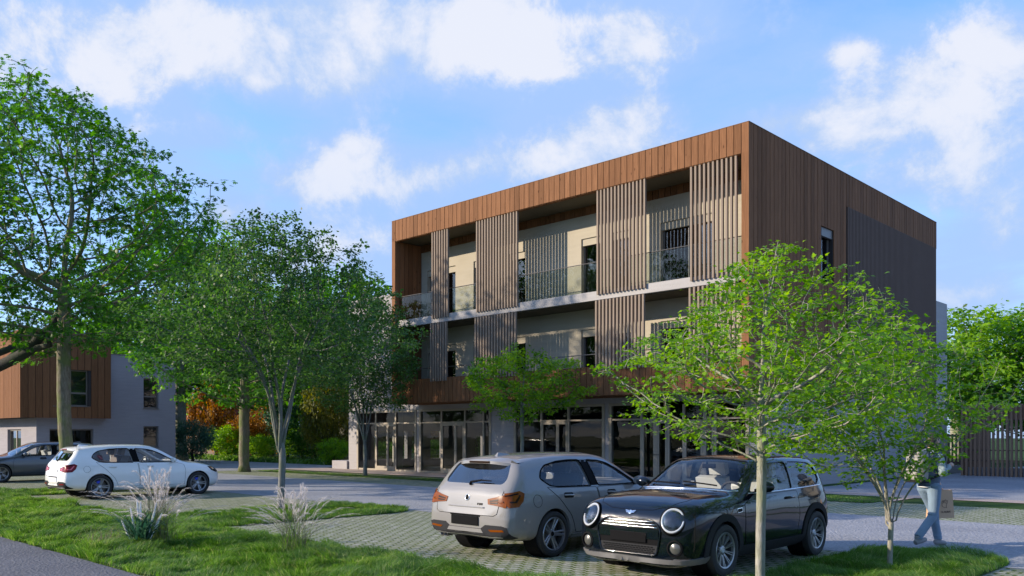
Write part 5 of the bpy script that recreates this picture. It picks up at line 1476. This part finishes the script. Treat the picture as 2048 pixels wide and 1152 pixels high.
# ------------------------------------------------------------------ the oak outside the left edge and the planting behind
OAK = (-37.9,5.4)
def rel(px, py, d): x, y = GD(px, d); return (x-OAK[0], y-OAK[1], Zat(py, d))
make_tree('oak_tree', 'dark limbed oak beyond the left edge, one bare limb reaching in before the timber box', (OAK[0],OAK[1],0), 17.0, 5.6, 5.2, 71, MAT['bark_dark'], MAT['leaf_deep'], 'oak',
          13000, .26, .30, natt=800, step=.5, shape='round', tip=.012, holes=.25, droop=.15, tilt=.6, spread=.6,
          arms=[[(0,0,2.6), rel(-120,790,27.5), rel(-30,745,27), rel(20,722,26.6), rel(60,700,26.3), rel(80,672,26), rel(105,655,26), rel(118,630,25.8), rel(130,600,26), rel(120,560,26.2)],
                [rel(20,722,26.6), rel(40,705,26.8), rel(70,690,27.2)], [rel(60,700,26.3), rel(100,690,25.6), rel(95,672,25.2)], [(0,0,3.2), rel(-60,720,28.5), rel(0,705,28.8), rel(40,690,29)]],
          armr=[(.30,.12),(.15,.07),(.10,.05),(.19,.11)])
def place(src, name, label, loc, s, rz, group=None, mats=None, cat=None):
    o = copy_tree(src); o.name = name; o.location = loc; o.scale = (s[0],s[0],s[1]) if hasattr(s,'__len__') else (s,s,s); o.rotation_euler = (0,0,rz)
    tag(o, label, cat, group)
    if mats: repaint_tree(o, mats)
    return o
def at(px, d): x, y = GD(px, d); return (x, y, 0)
GB = 'trees standing beyond the road'
t1 = make_tree('park_tree', 'broad green tree with a pale thick trunk beside the grey house corner', at(361,56), 15.5, 4.2, 6.6, 81, MAT['bark_pale'], MAT['leaf_mid'], 'oak', 15000, .32, .42, natt=560, step=.7, tip=.02, spread=.8, holes=.3, tilt=.7, group=GB)
t2 = make_tree('park_tree', 'dense dark tree crown rising beyond the road left of the rear wing', at(640,66), 14.0, 2.6, 6.8, 83, MAT['bark_dark'], MAT['leaf_deep'], 'oak', 16000, .32, .40, natt=560, step=.7, tip=.02, spread=.85, holes=.35, tilt=.7, group=GB)
t3 = make_tree('park_tree', 'tree with a thick pale trunk standing close left of the rear wing', at(690,52), 11.5, 3.8, 4.4, 87, MAT['bark_pale'], MAT['leaf_mid'], 'oak', 11000, .28, .45, natt=460, step=.55, tip=.018, spread=.65, holes=.3, tilt=.6, group=GB)
b1 = make_tree('shrub', 'rust orange bush in the middle of the shrubs across the road', at(545,70), 4.3, .4, 2.5, 91, MAT['bark_dark'], MAT['leaf_rust'], 'oak', 8000, .19, .16, natt=300, step=.4, tip=.014, spread=.5, holes=.5, tilt=.8, cat='shrub', group='shrubs across the road', low=.3)
place(t2, 'park_tree', 'green tree filling the gap behind the forked trunk', at(520,88), .95, 1.2, GB, {MAT['leaf_deep']: MAT['leaf_mid']})
place(t1, 'park_tree', 'mid green tree far behind the grey house roof', at(255,90), 1.05, 2.5, GB)
place(t2, 'park_tree', 'mid green tree crown showing above the grey house corner', at(405,78), .95, 4.0, GB, {MAT['leaf_deep']: MAT['leaf_mid']})
place(t1, 'park_tree', 'tall tree farthest back beyond the forked trunk', at(590,98), 1.0, .6, GB)
place(t3, 'park_tree', 'green tree seen through the shopfront left of the partition', at(770,64), 1.0, 2.2, GB)
place(b1, 'shrub', 'tall rust orange shrub left of the mossy road trunk', at(432,66), (.7,1.45), 2.0, 'shrubs across the road')
place(b1, 'shrub', 'rust orange bush seen through the second shopfront', at(868,60), (1.1,1.1), 1.0, 'shrubs across the road')
place(b1, 'shrub', 'low rust orange bush right beside the mossy road trunk', at(492,62), (.62,.72), 3.0, 'shrubs across the road')
place(b1, 'shrub', 'blue green shrub beside the grey house corner', at(385,52), (.5,.6), 4.0, 'shrubs across the road', {MAT['leaf_rust']: MAT['leaf_teal']})
place(b1, 'shrub', 'pale blue green bush right of the rust orange bush', at(575,64), (.75,1.0), 5.0, 'shrubs across the road', {MAT['leaf_rust']: MAT['leaf_teal']})
place(b1, 'shrub', 'dark green bush low between the pale trunks left of the rear wing', at(640,56), (.95,.75), .4, 'shrubs across the road', {MAT['leaf_rust']: MAT['leaf_deep']})
place(b1, 'shrub', 'olive yellow young tree near the thick pale trunk', at(655,50), (.62,1.25), 2.6, 'shrubs across the road', {MAT['leaf_rust']: MAT['leaf_olive']})
place(b1, 'shrub', 'olive yellow shrub seen through the first shopfront', at(790,55), (.8,1.0), 1.5, 'shrubs across the road', {MAT['leaf_rust']: MAT['leaf_olive']})
place(b1, 'shrub', 'bright green low bush seen through the first shopfront', at(765,49), (.5,.30), .3, 'shrubs across the road', {MAT['leaf_rust']: MAT['leaf_bright']})
place(b1, 'shrub', 'bright green low bush seen through the second shopfront', at(868,52), (.5,.32), .9, 'shrubs across the road', {MAT['leaf_rust']: MAT['leaf_bright']})
place(b1, 'shrub', 'dark green shrub seen through the third pane of the second shopfront', at(952,56), (.9,1.0), 2.9, 'shrubs across the road', {MAT['leaf_rust']: MAT['leaf_mid']})
# right-hand side
GR = 'trees behind the slatted pavilion'
place(t1, 'park_tree', 'large bright green tree directly behind the slatted pavilion', at(1965,52), (.88,.62), 3.3, GR, {MAT['leaf_mid']: MAT['leaf_bright']})
place(t3, 'park_tree', 'bright green tree between the concrete wing and the large tree', at(1915,60), (.95,.72), .8, GR, {MAT['leaf_mid']: MAT['leaf_bright']})
place(t2, 'park_tree', 'green tree at the right edge behind the slatted pavilion', at(2090,50), (.85,.66), 1.9, GR, {MAT['leaf_deep']: MAT['leaf_mid']})
place(b1, 'shrub', 'green bush inside the court of the slatted pavilion', (-6.0,46,0), (.9,.85), 1.0, GR, {MAT['leaf_rust']: MAT['leaf_mid']})
# little house with a red roof far beyond the shrubs
hx2, hy2, _ = at(402, 74)
hs_ = empty('cottage', (hx2,hy2,0)); tag(hs_, 'small brown cottage with a red tiled roof beyond the orange shrubs', 'cottage')
m = MB(); m.box(-3,3,0,5,0,2.6); m.build('wall', M_plain('brown_render', (.16,.11,.085), .9), hs_)
m = MB(); m.prism([(-3.4,2.55),(3.4,2.55),(0,4.6)], -.4, 5.4, 'y'); m.build('roof', M_plain('red_tiles', (.25,.05,.03), .8, var=.3, scale=12), hs_)

# planting behind the viewer, seen only in panes and paint
for i, (x, y, s_, rz) in enumerate([(-104+13*k+3*(k%2), -44-5*((k*7)%3), .9+.06*(k%3), 1.3*k) for k in range(8)]):
    place((t1,t2,t3)[i%3], 'park_tree', 'tree of the row behind the viewer, seen only as a dark reflection in the shopfronts', (x,y,0), s_, rz, 'trees behind the viewer')

for px_, d_, sc_, nm_ in ((455,60,(.55,.55),'bright green bush low behind the mossy road trunk'),(520,58,(.45,.40),'small bright green bush before the orange bush'),(605,60,(.6,.5),'bright green bush low right of the forked trunk'),(668,48,(.35,.35),'small bright green bush at the foot of the thick pale trunk')):
    place(b1, 'shrub', nm_, at(px_,d_), sc_, px_*.1, 'shrubs across the road', {MAT['leaf_rust']: MAT['leaf_bright']})
# ------------------------------------------------------------------ grass
MAT['blade'] = M_leaf('grass_blade', [(.038,.105,.018),(.08,.185,.032),(.145,.27,.052),(.36,.40,.17)], .48, .5)
MAT['blade_dry'] = M_leaf('dry_grass_blade', [(.10,.11,.05),(.22,.20,.12),(.30,.28,.20)], .35, .6)
MAT['strap'] = M_leaf('blue_green_strap_leaf', [(.02,.06,.04),(.04,.11,.07),(.075,.16,.095),(.15,.2,.08)], .3, .65)
MAT['plume'] = M_leaf('white_plume', [(.42,.38,.36),(.60,.56,.55),(.76,.73,.72)], .45, .7)
MAT['flower'] = M_plain('white_flower_spike', (.78,.76,.76), .7, var=.1, scale=40)
def wav(x, y, a, b, p): return math.sin(x*a+p)*math.sin(y*b+1.7*p)
def vn(x, y, f, seed):
    """soft value noise in the plane (numpy)"""
    x = x*f+seed*13.7; y = y*f-seed*7.3; ix = np.floor(x); iy = np.floor(y); fx = x-ix; fy = y-iy
    fx = fx*fx*(3-2*fx); fy = fy*fy*(3-2*fy)
    def h(i, j): v = np.sin(i*127.1+j*311.7+seed*74.7)*43758.5453; return v-np.floor(v)
    return (h(ix,iy)*(1-fx)+h(ix+1,iy)*fx)*(1-fy)+(h(ix,iy+1)*(1-fx)+h(ix+1,iy+1)*fx)*fy
def inside(x, y, poly):
    c = np.zeros(len(x), bool); n = len(poly)
    for i in range(n):
        x1,y1 = poly[i]; x2,y2 = poly[(i+1)%n]
        if y1 == y2: continue
        k = ((y1 > y) != (y2 > y)) & (x < (x2-x1)*(y-y1)/(y2-y1)+x1); c ^= k
    return c
def grass(name, label, polys, dens, h0, h1, width, seed, mat='blade', z=0.0, margin=330, tall=1.0):
    rs = np.random.RandomState(seed); X = []; Y = []
    for poly in polys:
        xs = [p[0] for p in poly]; ys = [p[1] for p in poly]
        n = int((max(xs)-min(xs))*(max(ys)-min(ys))*dens); x = rs.uniform(min(xs),max(xs),n); y = rs.uniform(min(ys),max(ys),n)
        d = -SA*x+CA*y; u = 1024+F*(CA*x+SA*y)/np.maximum(d,.1)
        keep = (d > 3) & (u > -margin) & (u < 2048+margin) & (rs.uniform(0,1,n) < np.clip((13.0/np.maximum(d,1))**1.1, .16, 1)) & inside(x, y, poly)
        X.append(x[keep]); Y.append(y[keep])
    x = np.concatenate(X); y = np.concatenate(Y); n = len(x); d = -SA*x+CA*y
    lump = vn(x,y,1.5,seed)*.45+vn(x,y,4.3,seed+3)*.55
    h = (h0+(h1-h0)*np.clip(lump*1.5-.25,0,1)**1.3)*rs.uniform(.6,1.2,n)
    w = width*np.clip(d/12,.8,2.6)*rs.uniform(.7,1.3,n)
    th = vn(x,y,.9,seed+5)*7+vn(x,y,2.7,seed+9)*3.5+rs.normal(0,.75,n)      # combed by wind and growth
    lean = (.5+.75*vn(x,y,2.2,seed+11))*rs.uniform(.5,1.3,n)
    dx, dy = np.cos(th), np.sin(th); fa = rs.uniform(0,6.283,n); wx, wy = np.cos(fa)*w/2, np.sin(fa)*w/2
    zz = np.full(n, z)
    V = np.zeros((n,5,3))
    V[:,0] = np.stack([x-wx,y-wy,zz],1); V[:,1] = np.stack([x+wx,y+wy,zz],1)
    mx, my = x+dx*lean*h*.35, y+dy*lean*h*.35; mz = zz+h*.6
    V[:,2] = np.stack([mx+wx*.8,my+wy*.8,mz],1); V[:,3] = np.stack([mx-wx*.8,my-wy*.8,mz],1)
    V[:,4] = np.stack([x+dx*lean*h, y+dy*lean*h, zz+h*(1-.22*lean)],1)
    base = (np.arange(n)*5)[:,None]
    loops = np.concatenate([base+np.array([0,1,2,3]), base+np.array([3,2,4])],1).ravel()
    sizes = np.tile([4,3], n); t = np.clip(.36+.40*(vn(x,y,1.1,seed+2)-.5)+.5*(vn(x,y,5.5,seed+21)-.5)+rs.normal(0,.16,n), 0, 1)
    t = np.where(rs.uniform(0,1,n) < .05, .95, t)
    o = np_mesh(name, V.reshape(-1,3), loops, sizes, MAT[mat], None, np.repeat(t,2)); o['kind'] = 'stuff'
    if label: o['label'] = label; o['category'] = 'grass'
    return o
def wob_rect(x0,x1,y0,y1,amp,seed,n=40):
    """a strip with a slightly ragged outline"""
    r = random.Random(seed); P = []
    for a,b,c,d in ((x0,y0,x1,y0),(x1,y0,x1,y1),(x1,y1,x0,y1),(x0,y1,x0,y0)):
        k = max(2,int(math.hypot(c-a,d-b)/.35))
        for i in range(k):
            t = i/k; P.append((a+(c-a)*t+r.uniform(-amp,amp), b+(d-b)*t+r.uniform(-amp,amp)))
    return P
lawn = [wob_rect(-40,12,4.26,7.35,.07,1)]
tong = [rnd(rect(-17.5,-14.55,7.2,12.25),1.0,8), rnd(rect(-28.6,-26.0,7.2,12.0),.8,8), rnd(rect(-4.95,-3.0,7.2,13.1),.8,8)]
sheet('lawn_soil', lawn+tong, .020, MAT['ground'])
grass('lawn_grass', 'long tufted green lawn grass between the path and the paved bays', lawn, 4600, .045, .23, .0068, 3)
grass('strip_grass', 'long green grass on the tongues between the paved bays', tong, 4400, .06, .19, .0068, 8)
grass('verge_grass', 'short mown grass on the verge under the street trees', [rnd(rect(-36.5,-18.5,20.3,21.5),.4), rnd(rect(-12.6,-8.2,21.2,23.7),.3)], 1700, .02, .05, .012, 14)
grass('far_grass', 'rough green grass along the far side of the road', [rect(-75,-36.4,27.3,31), rect(-75,-60,14,27)], 500, .12, .38, .03, 19)

def ribbon(mb, pts, w0, w1, facing, tint, wmid=None):
    n = len(pts); vs = []
    for i, p in enumerate(pts):
        t = i/(n-1); w = w0+(w1-w0)*t if wmid is None else (w0+(wmid-w0)*min(1,t*3) if t < .33 else wmid+(w1-wmid)*(t-.33)/.67)
        a = pts[max(i-1,0)]; b = pts[min(i+1,n-1)]; tg = (b-a).normalized(); s = tg.cross(facing); s = s.normalized() if s.length > 1e-5 else Vector((1,0,0))
        vs += [p-s*w/2, p+s*w/2]
    mb.add(vs, [(2*i,2*i+1,2*i+3,2*i+2) for i in range(n-1)], tint)
def arc(base, az, reach, height, n=9, droop=.25):
    out = []
    for i in range(n):
        t = i/(n-1); r = reach*(t**1.5); z = height*(1-(1-t)**1.7)-droop*height*max(0,t-.6)**2*3
        out.append(Vector((base[0]+math.cos(az)*r, base[1]+math.sin(az)*r, base[2]+z)))
    return out
def feather_grass(name, label, loc, nst, H, reach, seed, bias=0.0, bw=0.0):
    r = random.Random(seed); o = empty(name, loc); tag(o, label, 'ornamental grass', 'feathery ornamental grasses')
    st = MB(); pl = MB(); lf = MB()
    for k in range(nst):
        az = r.uniform(0,6.283) if r.random() > bw else bias+r.gauss(0,.6)
        rc = reach*(r.uniform(.05,1.0)**1.35); hh = H*r.uniform(.6,1.05)*(1-.45*(rc/reach)**2)
        b = (r.gauss(0,.09), r.gauss(0,.09), 0); pts = arc(b, az, rc, hh, 12, .16)
        st.tube(pts, [.0032*(1-.6*i/11) for i in range(12)], 3, r.random(), cap=False)
        k0 = 5; L = len(pts)
        for j in range(150):
            t = r.random(); i = k0+t*(L-1-k0); i0 = min(int(i), L-2); p = pts[i0].lerp(pts[i0+1], i-i0); tg = (pts[i0+1]-pts[i0]).normalized()
            sd = Vector((r.gauss(0,1),r.gauss(0,1),r.gauss(0,1)-.2)); sd = (sd-tg*sd.dot(tg)); sd = sd.normalized() if sd.length > .01 else Vector((1,0,0))
            ln = r.uniform(.04,.09)*math.sin(math.pi*min(.95,.12+t*.85)); e = p+tg*ln*1.0+sd*ln*.38-Vector((0,0,ln*.25))
            s = tg.cross(sd)*.0014; pl.add([p-s,p+s,e], [(0,1,2)], r.random())
    for k in range(int(nst*2.2)):
        az = r.uniform(0,6.283); pts = arc((r.gauss(0,.10),r.gauss(0,.10),0), az, reach*r.uniform(.2,.8), H*r.uniform(.25,.62), 7, .5)
        ribbon(lf, pts, .006, .001, Vector((math.cos(az),math.sin(az),.4)), r.random())
    lf.build('leaves', MAT['blade'], o); st.build('stems', MAT['blade_dry'], o); pl.build('plumes', MAT['plume'], o)
    return o
gx, gy = G(285,1096)
feather_grass('feather_grass', 'tall feathery grass clump with pale plumes beside the white car, behind the strap leaved plant', (gx-.15,gy+.3,.02), 95, 1.2, 1.25, 5)
gx2, gy2 = G(590,1112)
feather_grass('feather_grass', 'feathery grass clump with long white arching plumes in the lawn before the forked tree', (gx2,gy2,.02), 64, 1.02, 1.15, 9)
# strap leaved plant with white spikes
o = empty('strap_leaved_plant', (gx+.02,gy-.02,.02)); tag(o, 'blue green strap leaved plant with upright white flower spikes on the lawn', 'plant')
r_ = random.Random(2); lf = MB()
for k in range(130):
    az = r_.uniform(0,6.283); pts = arc((r_.gauss(0,.05),r_.gauss(0,.05),0), az, r_.uniform(.10,.90), r_.uniform(.30,.62), 9, r_.uniform(.1,.8))
    ribbon(lf, pts, .026, .003, Vector((math.cos(az),math.sin(az),.6)), r_.random()*.75 if k > 5 else .98, .038)
lf.build('leaves', MAT['strap'], o, smooth=True)
for dx, hh, ln in ((-.17,.58,.20),(-.07,.70,.20),(-.02,.68,.22),(.22,.66,.26),(.30,.50,.14),(-.30,.40,.14)):
    s = MB(); a = Vector((dx*CA*.5, dx*SA*.5, hh-ln-.2)); b = Vector((dx*CA, dx*SA, hh)); k0 = a.lerp(b,.40)
    s.tube([Vector((dx*.2*CA,dx*.2*SA,.02)), a, b], [.006,.006,.004], 5)
    for j in range(90):
        t = j/89; p = k0.lerp(b, t); az = j*2.4; rr = .012*(1-.8*t)+.003
        q = p+Vector((math.cos(az)*rr, math.sin(az)*rr, 0)); s.obox(q, .007,.007,.016, Matrix.Rotation(az,4,'Z'))
    s.build('flower_spike', MAT['flower'], o)
# dry tuft in front of it
dg = feather_grass('dry_tuft', 'small dry straw coloured tuft at the left foot of the strap leaved plant', (gx-.42,gy-.42,.02), 0, .5, .5, 3)
lf = MB(); r_ = random.Random(8)
for k in range(70):
    az = r_.uniform(0,6.283); pts = arc((r_.gauss(0,.12),r_.gauss(0,.12),0), az, r_.uniform(.1,.42), r_.uniform(.15,.42), 7, .8)
    ribbon(lf, pts, .006, .0015, Vector((math.cos(az),math.sin(az),.4)), r_.random())
for c in list(dg.children): bpy.data.objects.remove(c)
lf.build('dry_leaves', MAT['blade_dry'], dg); dg['category'] = 'grass tuft'; del dg['group']
# ------------------------------------------------------------------ the walker with backpack and paper bag
MAT['skin'] = M_plain('skin', (.40,.24,.17), .5, var=.06)
MAT['hair'] = M_plain('dark_hair', (.03,.022,.018), .6, var=.3, scale=40)
MAT['jeans'] = M_plain('pale_blue_denim', (.16,.225,.30), .85, var=.35, scale=7, bump=.3)
MAT['sweater'] = M_plain('slate_blue_sweater', (.11,.135,.19), .9, var=.15, scale=6, bump=.3)
MAT['sleeve'] = M_plain('pale_teal_sleeve', (.22,.28,.29), .9, var=.25, scale=6, bump=.2)
MAT['hem'] = M_plain('white_hem', (.75,.75,.74), .8)
MAT['pack'] = M_plain('cream_canvas', (.31,.29,.265), .85, var=.2, scale=8, bump=.2)
MAT['shoe'] = M_plain('grey_shoe', (.22,.21,.21), .7)
MAT['kraft'] = M_plain('kraft_paper', (.46,.29,.17), .8, var=.08, scale=5, bump=.1)
MAT['ink'] = M_plain('dark_print', (.07,.05,.04), .8)
def fleshy(mb, name, mat, parent, voxel=.012, smooth=6):
    """melt overlapping limbs into one continuous skin"""
    o = mb.build(name, mat, None); COL.objects.unlink(o); COL.objects.link(o)
    a = o.modifiers.new('r','REMESH'); a.mode = 'VOXEL'; a.voxel_size = voxel
    b = o.modifiers.new('s','SMOOTH'); b.iterations = smooth; b.factor = .5
    dg = bpy.context.evaluated_depsgraph_get(); me = bpy.data.meshes.new_from_object(o.evaluated_get(dg)); bpy.data.objects.remove(o)
    me.name = name; me.materials.clear(); me.materials.append(mat); me.polygons.foreach_set('use_smooth', [True]*len(me.polygons))
    return link(bpy.data.objects.new(name, me), parent)
def ell(mb, c, r, M=None, n=16):
    prof = [(math.sin(a), -math.cos(a)) for a in np.linspace(0.02,math.pi-.02,11)]
    mb.lathe(prof, n, Matrix.Translation(c) @ (M or Matrix()) @ Matrix.Diagonal((*r,1)))
    b = len(mb.v)
px_, py_ = G(1858,1096)
man = empty('person', (px_, py_, .012), math.atan2(SA,CA)+R(22)); man.scale = (.985,.985,.985)
tag(man, 'person in pale jeans and slate blue top walking right past the lawn tip', 'person')
V3 = Vector
hip = {1:V3((0,.095,.90)), -1:V3((0,-.095,.90))}
knee = {1:V3((.22,.10,.50)), -1:V3((-.03,-.10,.49))}
ank = {1:V3((.30,.10,.09)), -1:V3((-.34,-.10,.15))}
chest, neck, head = V3((.03,0,1.28)), V3((.05,0,1.48)), V3((.09,0,1.62))
sh = {1:V3((.04,.19,1.40)), -1:V3((.03,-.19,1.40))}
elb = {1:V3((.20,.27,1.17)), -1:V3((-.02,-.27,1.15))}
wri = {1:V3((.43,.20,.98)), -1:V3((.19,-.20,1.24))}
b = MB()
ell(b, head+V3((0,0,.0)), (.098,.076,.118)); ell(b, head+V3((.045,0,-.062)), (.055,.052,.058))
ell(b, head+V3((.105,0,-.005)), (.022,.016,.026)); ell(b, head+V3((.09,0,-.055)), (.018,.028,.013))
for s in (-1,1): ell(b, head+V3((-.005,s*.078,-.005)), (.022,.012,.034)); ell(b, head+V3((.083,s*.032,.022)), (.016,.02,.012))
b.tube([neck-V3((.01,0,.06)), neck+V3((.01,0,.06)), head-V3((.01,0,.03))], [.062,.055,.055], 12)
ell(b, chest, (.11,.16,.19)); ell(b, V3((0,0,1.02)), (.10,.15,.16))
for s in (-1,1):
    b.tube([sh[s]-V3((0,s*.04,0)), elb[s], wri[s]], [.046,.038,.026], 10)
    d = (wri[s]-elb[s]).normalized()
    dn = d if s < 0 else V3((.25,0,-1)).normalized()
    pc = wri[s]+dn*.05; b.tube([wri[s]-d*.02, pc, wri[s]+dn*.09], [.024,.034,.030], 8)
    side = V3((0,1,0)) if s < 0 else V3((1,0,.15)).normalized()
    inw = V3((0,-s,0)) if s > 0 else V3((-.3,0,-.9)).normalized()
    for i, (o_, ln) in enumerate(((-.027,.070),(-.009,.080),(.009,.076),(.027,.060))):
        p0 = wri[s]+dn*.085+side*o_; p1 = p0+dn*ln*.45+inw*.008; p2 = p1+dn*ln*.12+inw*ln*.35; p3 = p2-dn*ln*.25+inw*ln*.15
        b.tube([p0,p1,p2,p3], [.0095,.009,.0085,.007], 6)
    t0 = wri[s]+dn*.03-side*.028; b.tube([t0, t0-side*.022+dn*.02+inw*.012, t0-side*.020+dn*.05+inw*.03], [.012,.0105,.008], 6)
fleshy(b, 'body', MAT['skin'], man, .0075, 4)
h = MB(); ell(h, head+V3((-.018,0,.030)), (.108,.086,.108)); ell(h, head+V3((-.06,0,-.02)), (.06,.074,.085)); fleshy(h, 'hair', MAT['hair'], man, .012, 3)
j = MB()
ell(j, V3((0,0,.955)), (.118,.165,.13))
for s in (-1,1):
    p = [hip[s]+V3((0,0,.06)), hip[s], hip[s].lerp(knee[s],.5)+V3((.012,0,0)), knee[s], knee[s].lerp(ank[s],.4)+V3((-.012,0,0)), ank[s]+V3((0,0,.03))]
    j.tube(p, [.105,.102,.088,.068,.064,.060], 14)
    for k in range(3):                                   # gathered folds at ankle and knee
        ell(j, ank[s].lerp(knee[s], .04+.11*k)+V3((.004*(-1)**k,0,0)), (.066,.064,.017))
    ell(j, knee[s]+V3((-.02,0,.03)), (.07,.068,.02)); ell(j, knee[s]+V3((-.02,0,-.03)), (.066,.064,.018))
fleshy(j, 'jeans', MAT['jeans'], man, .011, 3)
w = MB(); ell(w, chest+V3((0,0,.02)), (.135,.185,.20)); ell(w, V3((.005,0,1.06)), (.135,.175,.17))
w.tube([V3((0,0,.93)),V3((0,0,1.10))], [.148,.150], 20)
w.tube([V3((.02,-.15,1.42)),V3((.03,0,1.45)),V3((.03,.15,1.42))], [.07,.08,.07], 12)
w.tube([sh[1]-V3((0,.05,0)), elb[1], wri[1]-(wri[1]-elb[1])*.06], [.078,.062,.045], 12)
fleshy(w, 'sweater', MAT['sweater'], man, .012, 4)
w = MB(); w.tube([sh[-1]+V3((0,.05,0)), elb[-1], wri[-1]-(wri[-1]-elb[-1])*.06], [.080,.066,.047], 12); ell(w, elb[-1], (.068,.066,.068)); fleshy(w, 'sleeve', MAT['sleeve'], man, .012, 4)
w = MB(); w.lathe([(.152,.915),(.156,.925),(.152,.935),(.14,.93)], 28, Matrix.Diagonal((.97,1.06,1,1)), closed=True); w.build('hem', MAT['hem'], man, smooth=True)
for s in (-1,1):
    f = MB(); M = Matrix.Rotation(R(-18) if s < 0 else 0, 4, 'Y')
    c = ank[s]; f.tube([c+M@V3((-.07,0,-.03)), c+M@V3((0,0,-.035)), c+M@V3((.09,0,-.05)), c+M@V3((.16,0,-.058))], [.040,.046,.042,.030], 10)
    f.tube([c+V3((0,0,-.02)), c+V3((0,0,.05))], [.045,.05], 10)
    fleshy(f, 'shoe', MAT['shoe'], man, .012, 3)
# backpack
bp = empty('backpack', man.matrix_basis @ V3((-.20,0,1.0)), man.rotation_euler[2]); tag(bp, 'cream canvas backpack on the walker\'s back', 'backpack')
m = MB(); m.obox((-.04,0,.24), .17,.32,.46); m.build('pack', MAT['pack'], bp, smooth=True, bevel=.06, angle=60)
m = MB(); m.obox((-.145,0,.15), .07,.24,.24); m.build('pocket', MAT['pack'], bp, smooth=True, bevel=.03, angle=60)
m = MB(); m.obox((-.05,0,.445), .19,.30,.09); m.build('flap', MAT['pack'], bp, smooth=True, bevel=.035, angle=60)
m = MB(); m.obox((-.04,0,.02), .172,.322,.05); m.build('base_panel', MAT['trim'], bp, smooth=True, bevel=.02, angle=60)
for s in (-1,1):
    m = MB(); pts = [V3((.04,s*.10,.42)),V3((.14,s*.11,.52)),V3((.27,s*.115,.50)),V3((.375,s*.12,.38)),V3((.36,s*.135,.22)),V3((.24,s*.19,.12)),V3((.04,s*.13,.04))]
    ribbon(m, [pts[i].lerp(pts[i+1],t) for i in range(6) for t in (0,.33,.66)]+[pts[-1]], .05, .03, V3((0,1,0)), .5); q = m.build('shoulder_strap', MAT['trim'], bp)
    sd_ = q.modifiers.new('t','SOLIDIFY'); sd_.thickness = .008
# paper bag in the left hand
hand = man.matrix_basis @ (wri[1]+V3((.25,0,-1)).normalized()*.115)
bag = empty('paper_bag', (hand.x, hand.y, .42), man.rotation_euler[2]-R(6)); tag(bag, 'brown kraft paper bag with twisted handles and a dark printed emblem in the left hand', 'bag')
m = MB(); W, D_, Hh = .215, .075, .43
m.add([(-W*.93,-D_,0),(W*.93,-D_,0),(W*.93,D_,0),(-W*.93,D_,0),(-W*.9,-D_*.5,Hh),(W*.9,-D_*.5,Hh),(W*.9,D_*.5,Hh),(-W*.9,D_*.5,Hh)],
      [(0,3,2,1),(0,1,5,4),(1,2,6,5),(2,3,7,6),(3,0,4,7)])
pb = m.build('sack', MAT['kraft'], bag); sd_ = pb.modifiers.new('t','SOLIDIFY'); sd_.thickness = .004
top = hand.z-.42+.0
for s in (-1,1):
    m = MB(); m.tube([V3((.075*math.cos(a)*-1, s*D_*.5*(1-.7*math.sin(a)), Hh-.06+(top-Hh+.06)*math.sin(a))) for a in np.linspace(0,math.pi,15)], .005, 6); m.build('handle', MAT['kraft'], bag, smooth=True)
m = MB()                                               # line drawing of an open hand, two words below
fy = lambda z: -D_*(1-.5*z/Hh)-.0045
def ink(pts): m.tube([V3((x, fy(z), z)) for x, z in pts], .0026, 4)
ox, oz = .03, .17
ink([(ox-.05,oz+.02),(ox-.05,oz+.07),(ox-.035,oz+.10),(ox-.02,oz+.075),(ox-.01,oz+.11),(ox+.005,oz+.085),(ox+.02,oz+.115),(ox+.035,oz+.09),(ox+.055,oz+.105),(ox+.05,oz+.06),(ox+.03,oz+.03),(ox+.03,oz-.01)])
ink([(ox-.05,oz+.02),(ox-.03,oz),(ox+.03,oz-.01)]); ink([(ox-.04,oz+.06),(ox,oz+.075),(ox+.035,oz+.055)])
def letters(word, x, z, h, w):
    for chh in word:
        for st in GLYPH[chh]: ink([(x+a*w*.72, z+b*h) for a,b in st])
        x += w
GLYPH = {'C':[[(1,.9),(.6,1),(0,.7),(0,.3),(.6,0),(1,.1)]],'L':[[(0,1),(0,0),(1,0)]],'I':[[(.5,0),(.5,1)]],'O':[[(.5,0),(0,.5),(.5,1),(1,.5),(.5,0)]],'U':[[(0,1),(0,.2),(.5,0),(1,.2),(1,1)]],'S':[[(1,.9),(.4,1),(0,.75),(1,.3),(.6,0),(0,.1)]],'H':[[(0,0),(0,1)],[(0,.5),(1,.5)],[(1,0),(1,1)]],'E':[[(1,1),(0,1),(0,0),(1,0)],[(0,.5),(.8,.5)]],'N':[[(0,0),(0,1),(1,0),(1,1)]]}
letters('CLIENUS', -.045, .085, .026, .026)
m.build('printed_emblem', MAT['ink'], bag)
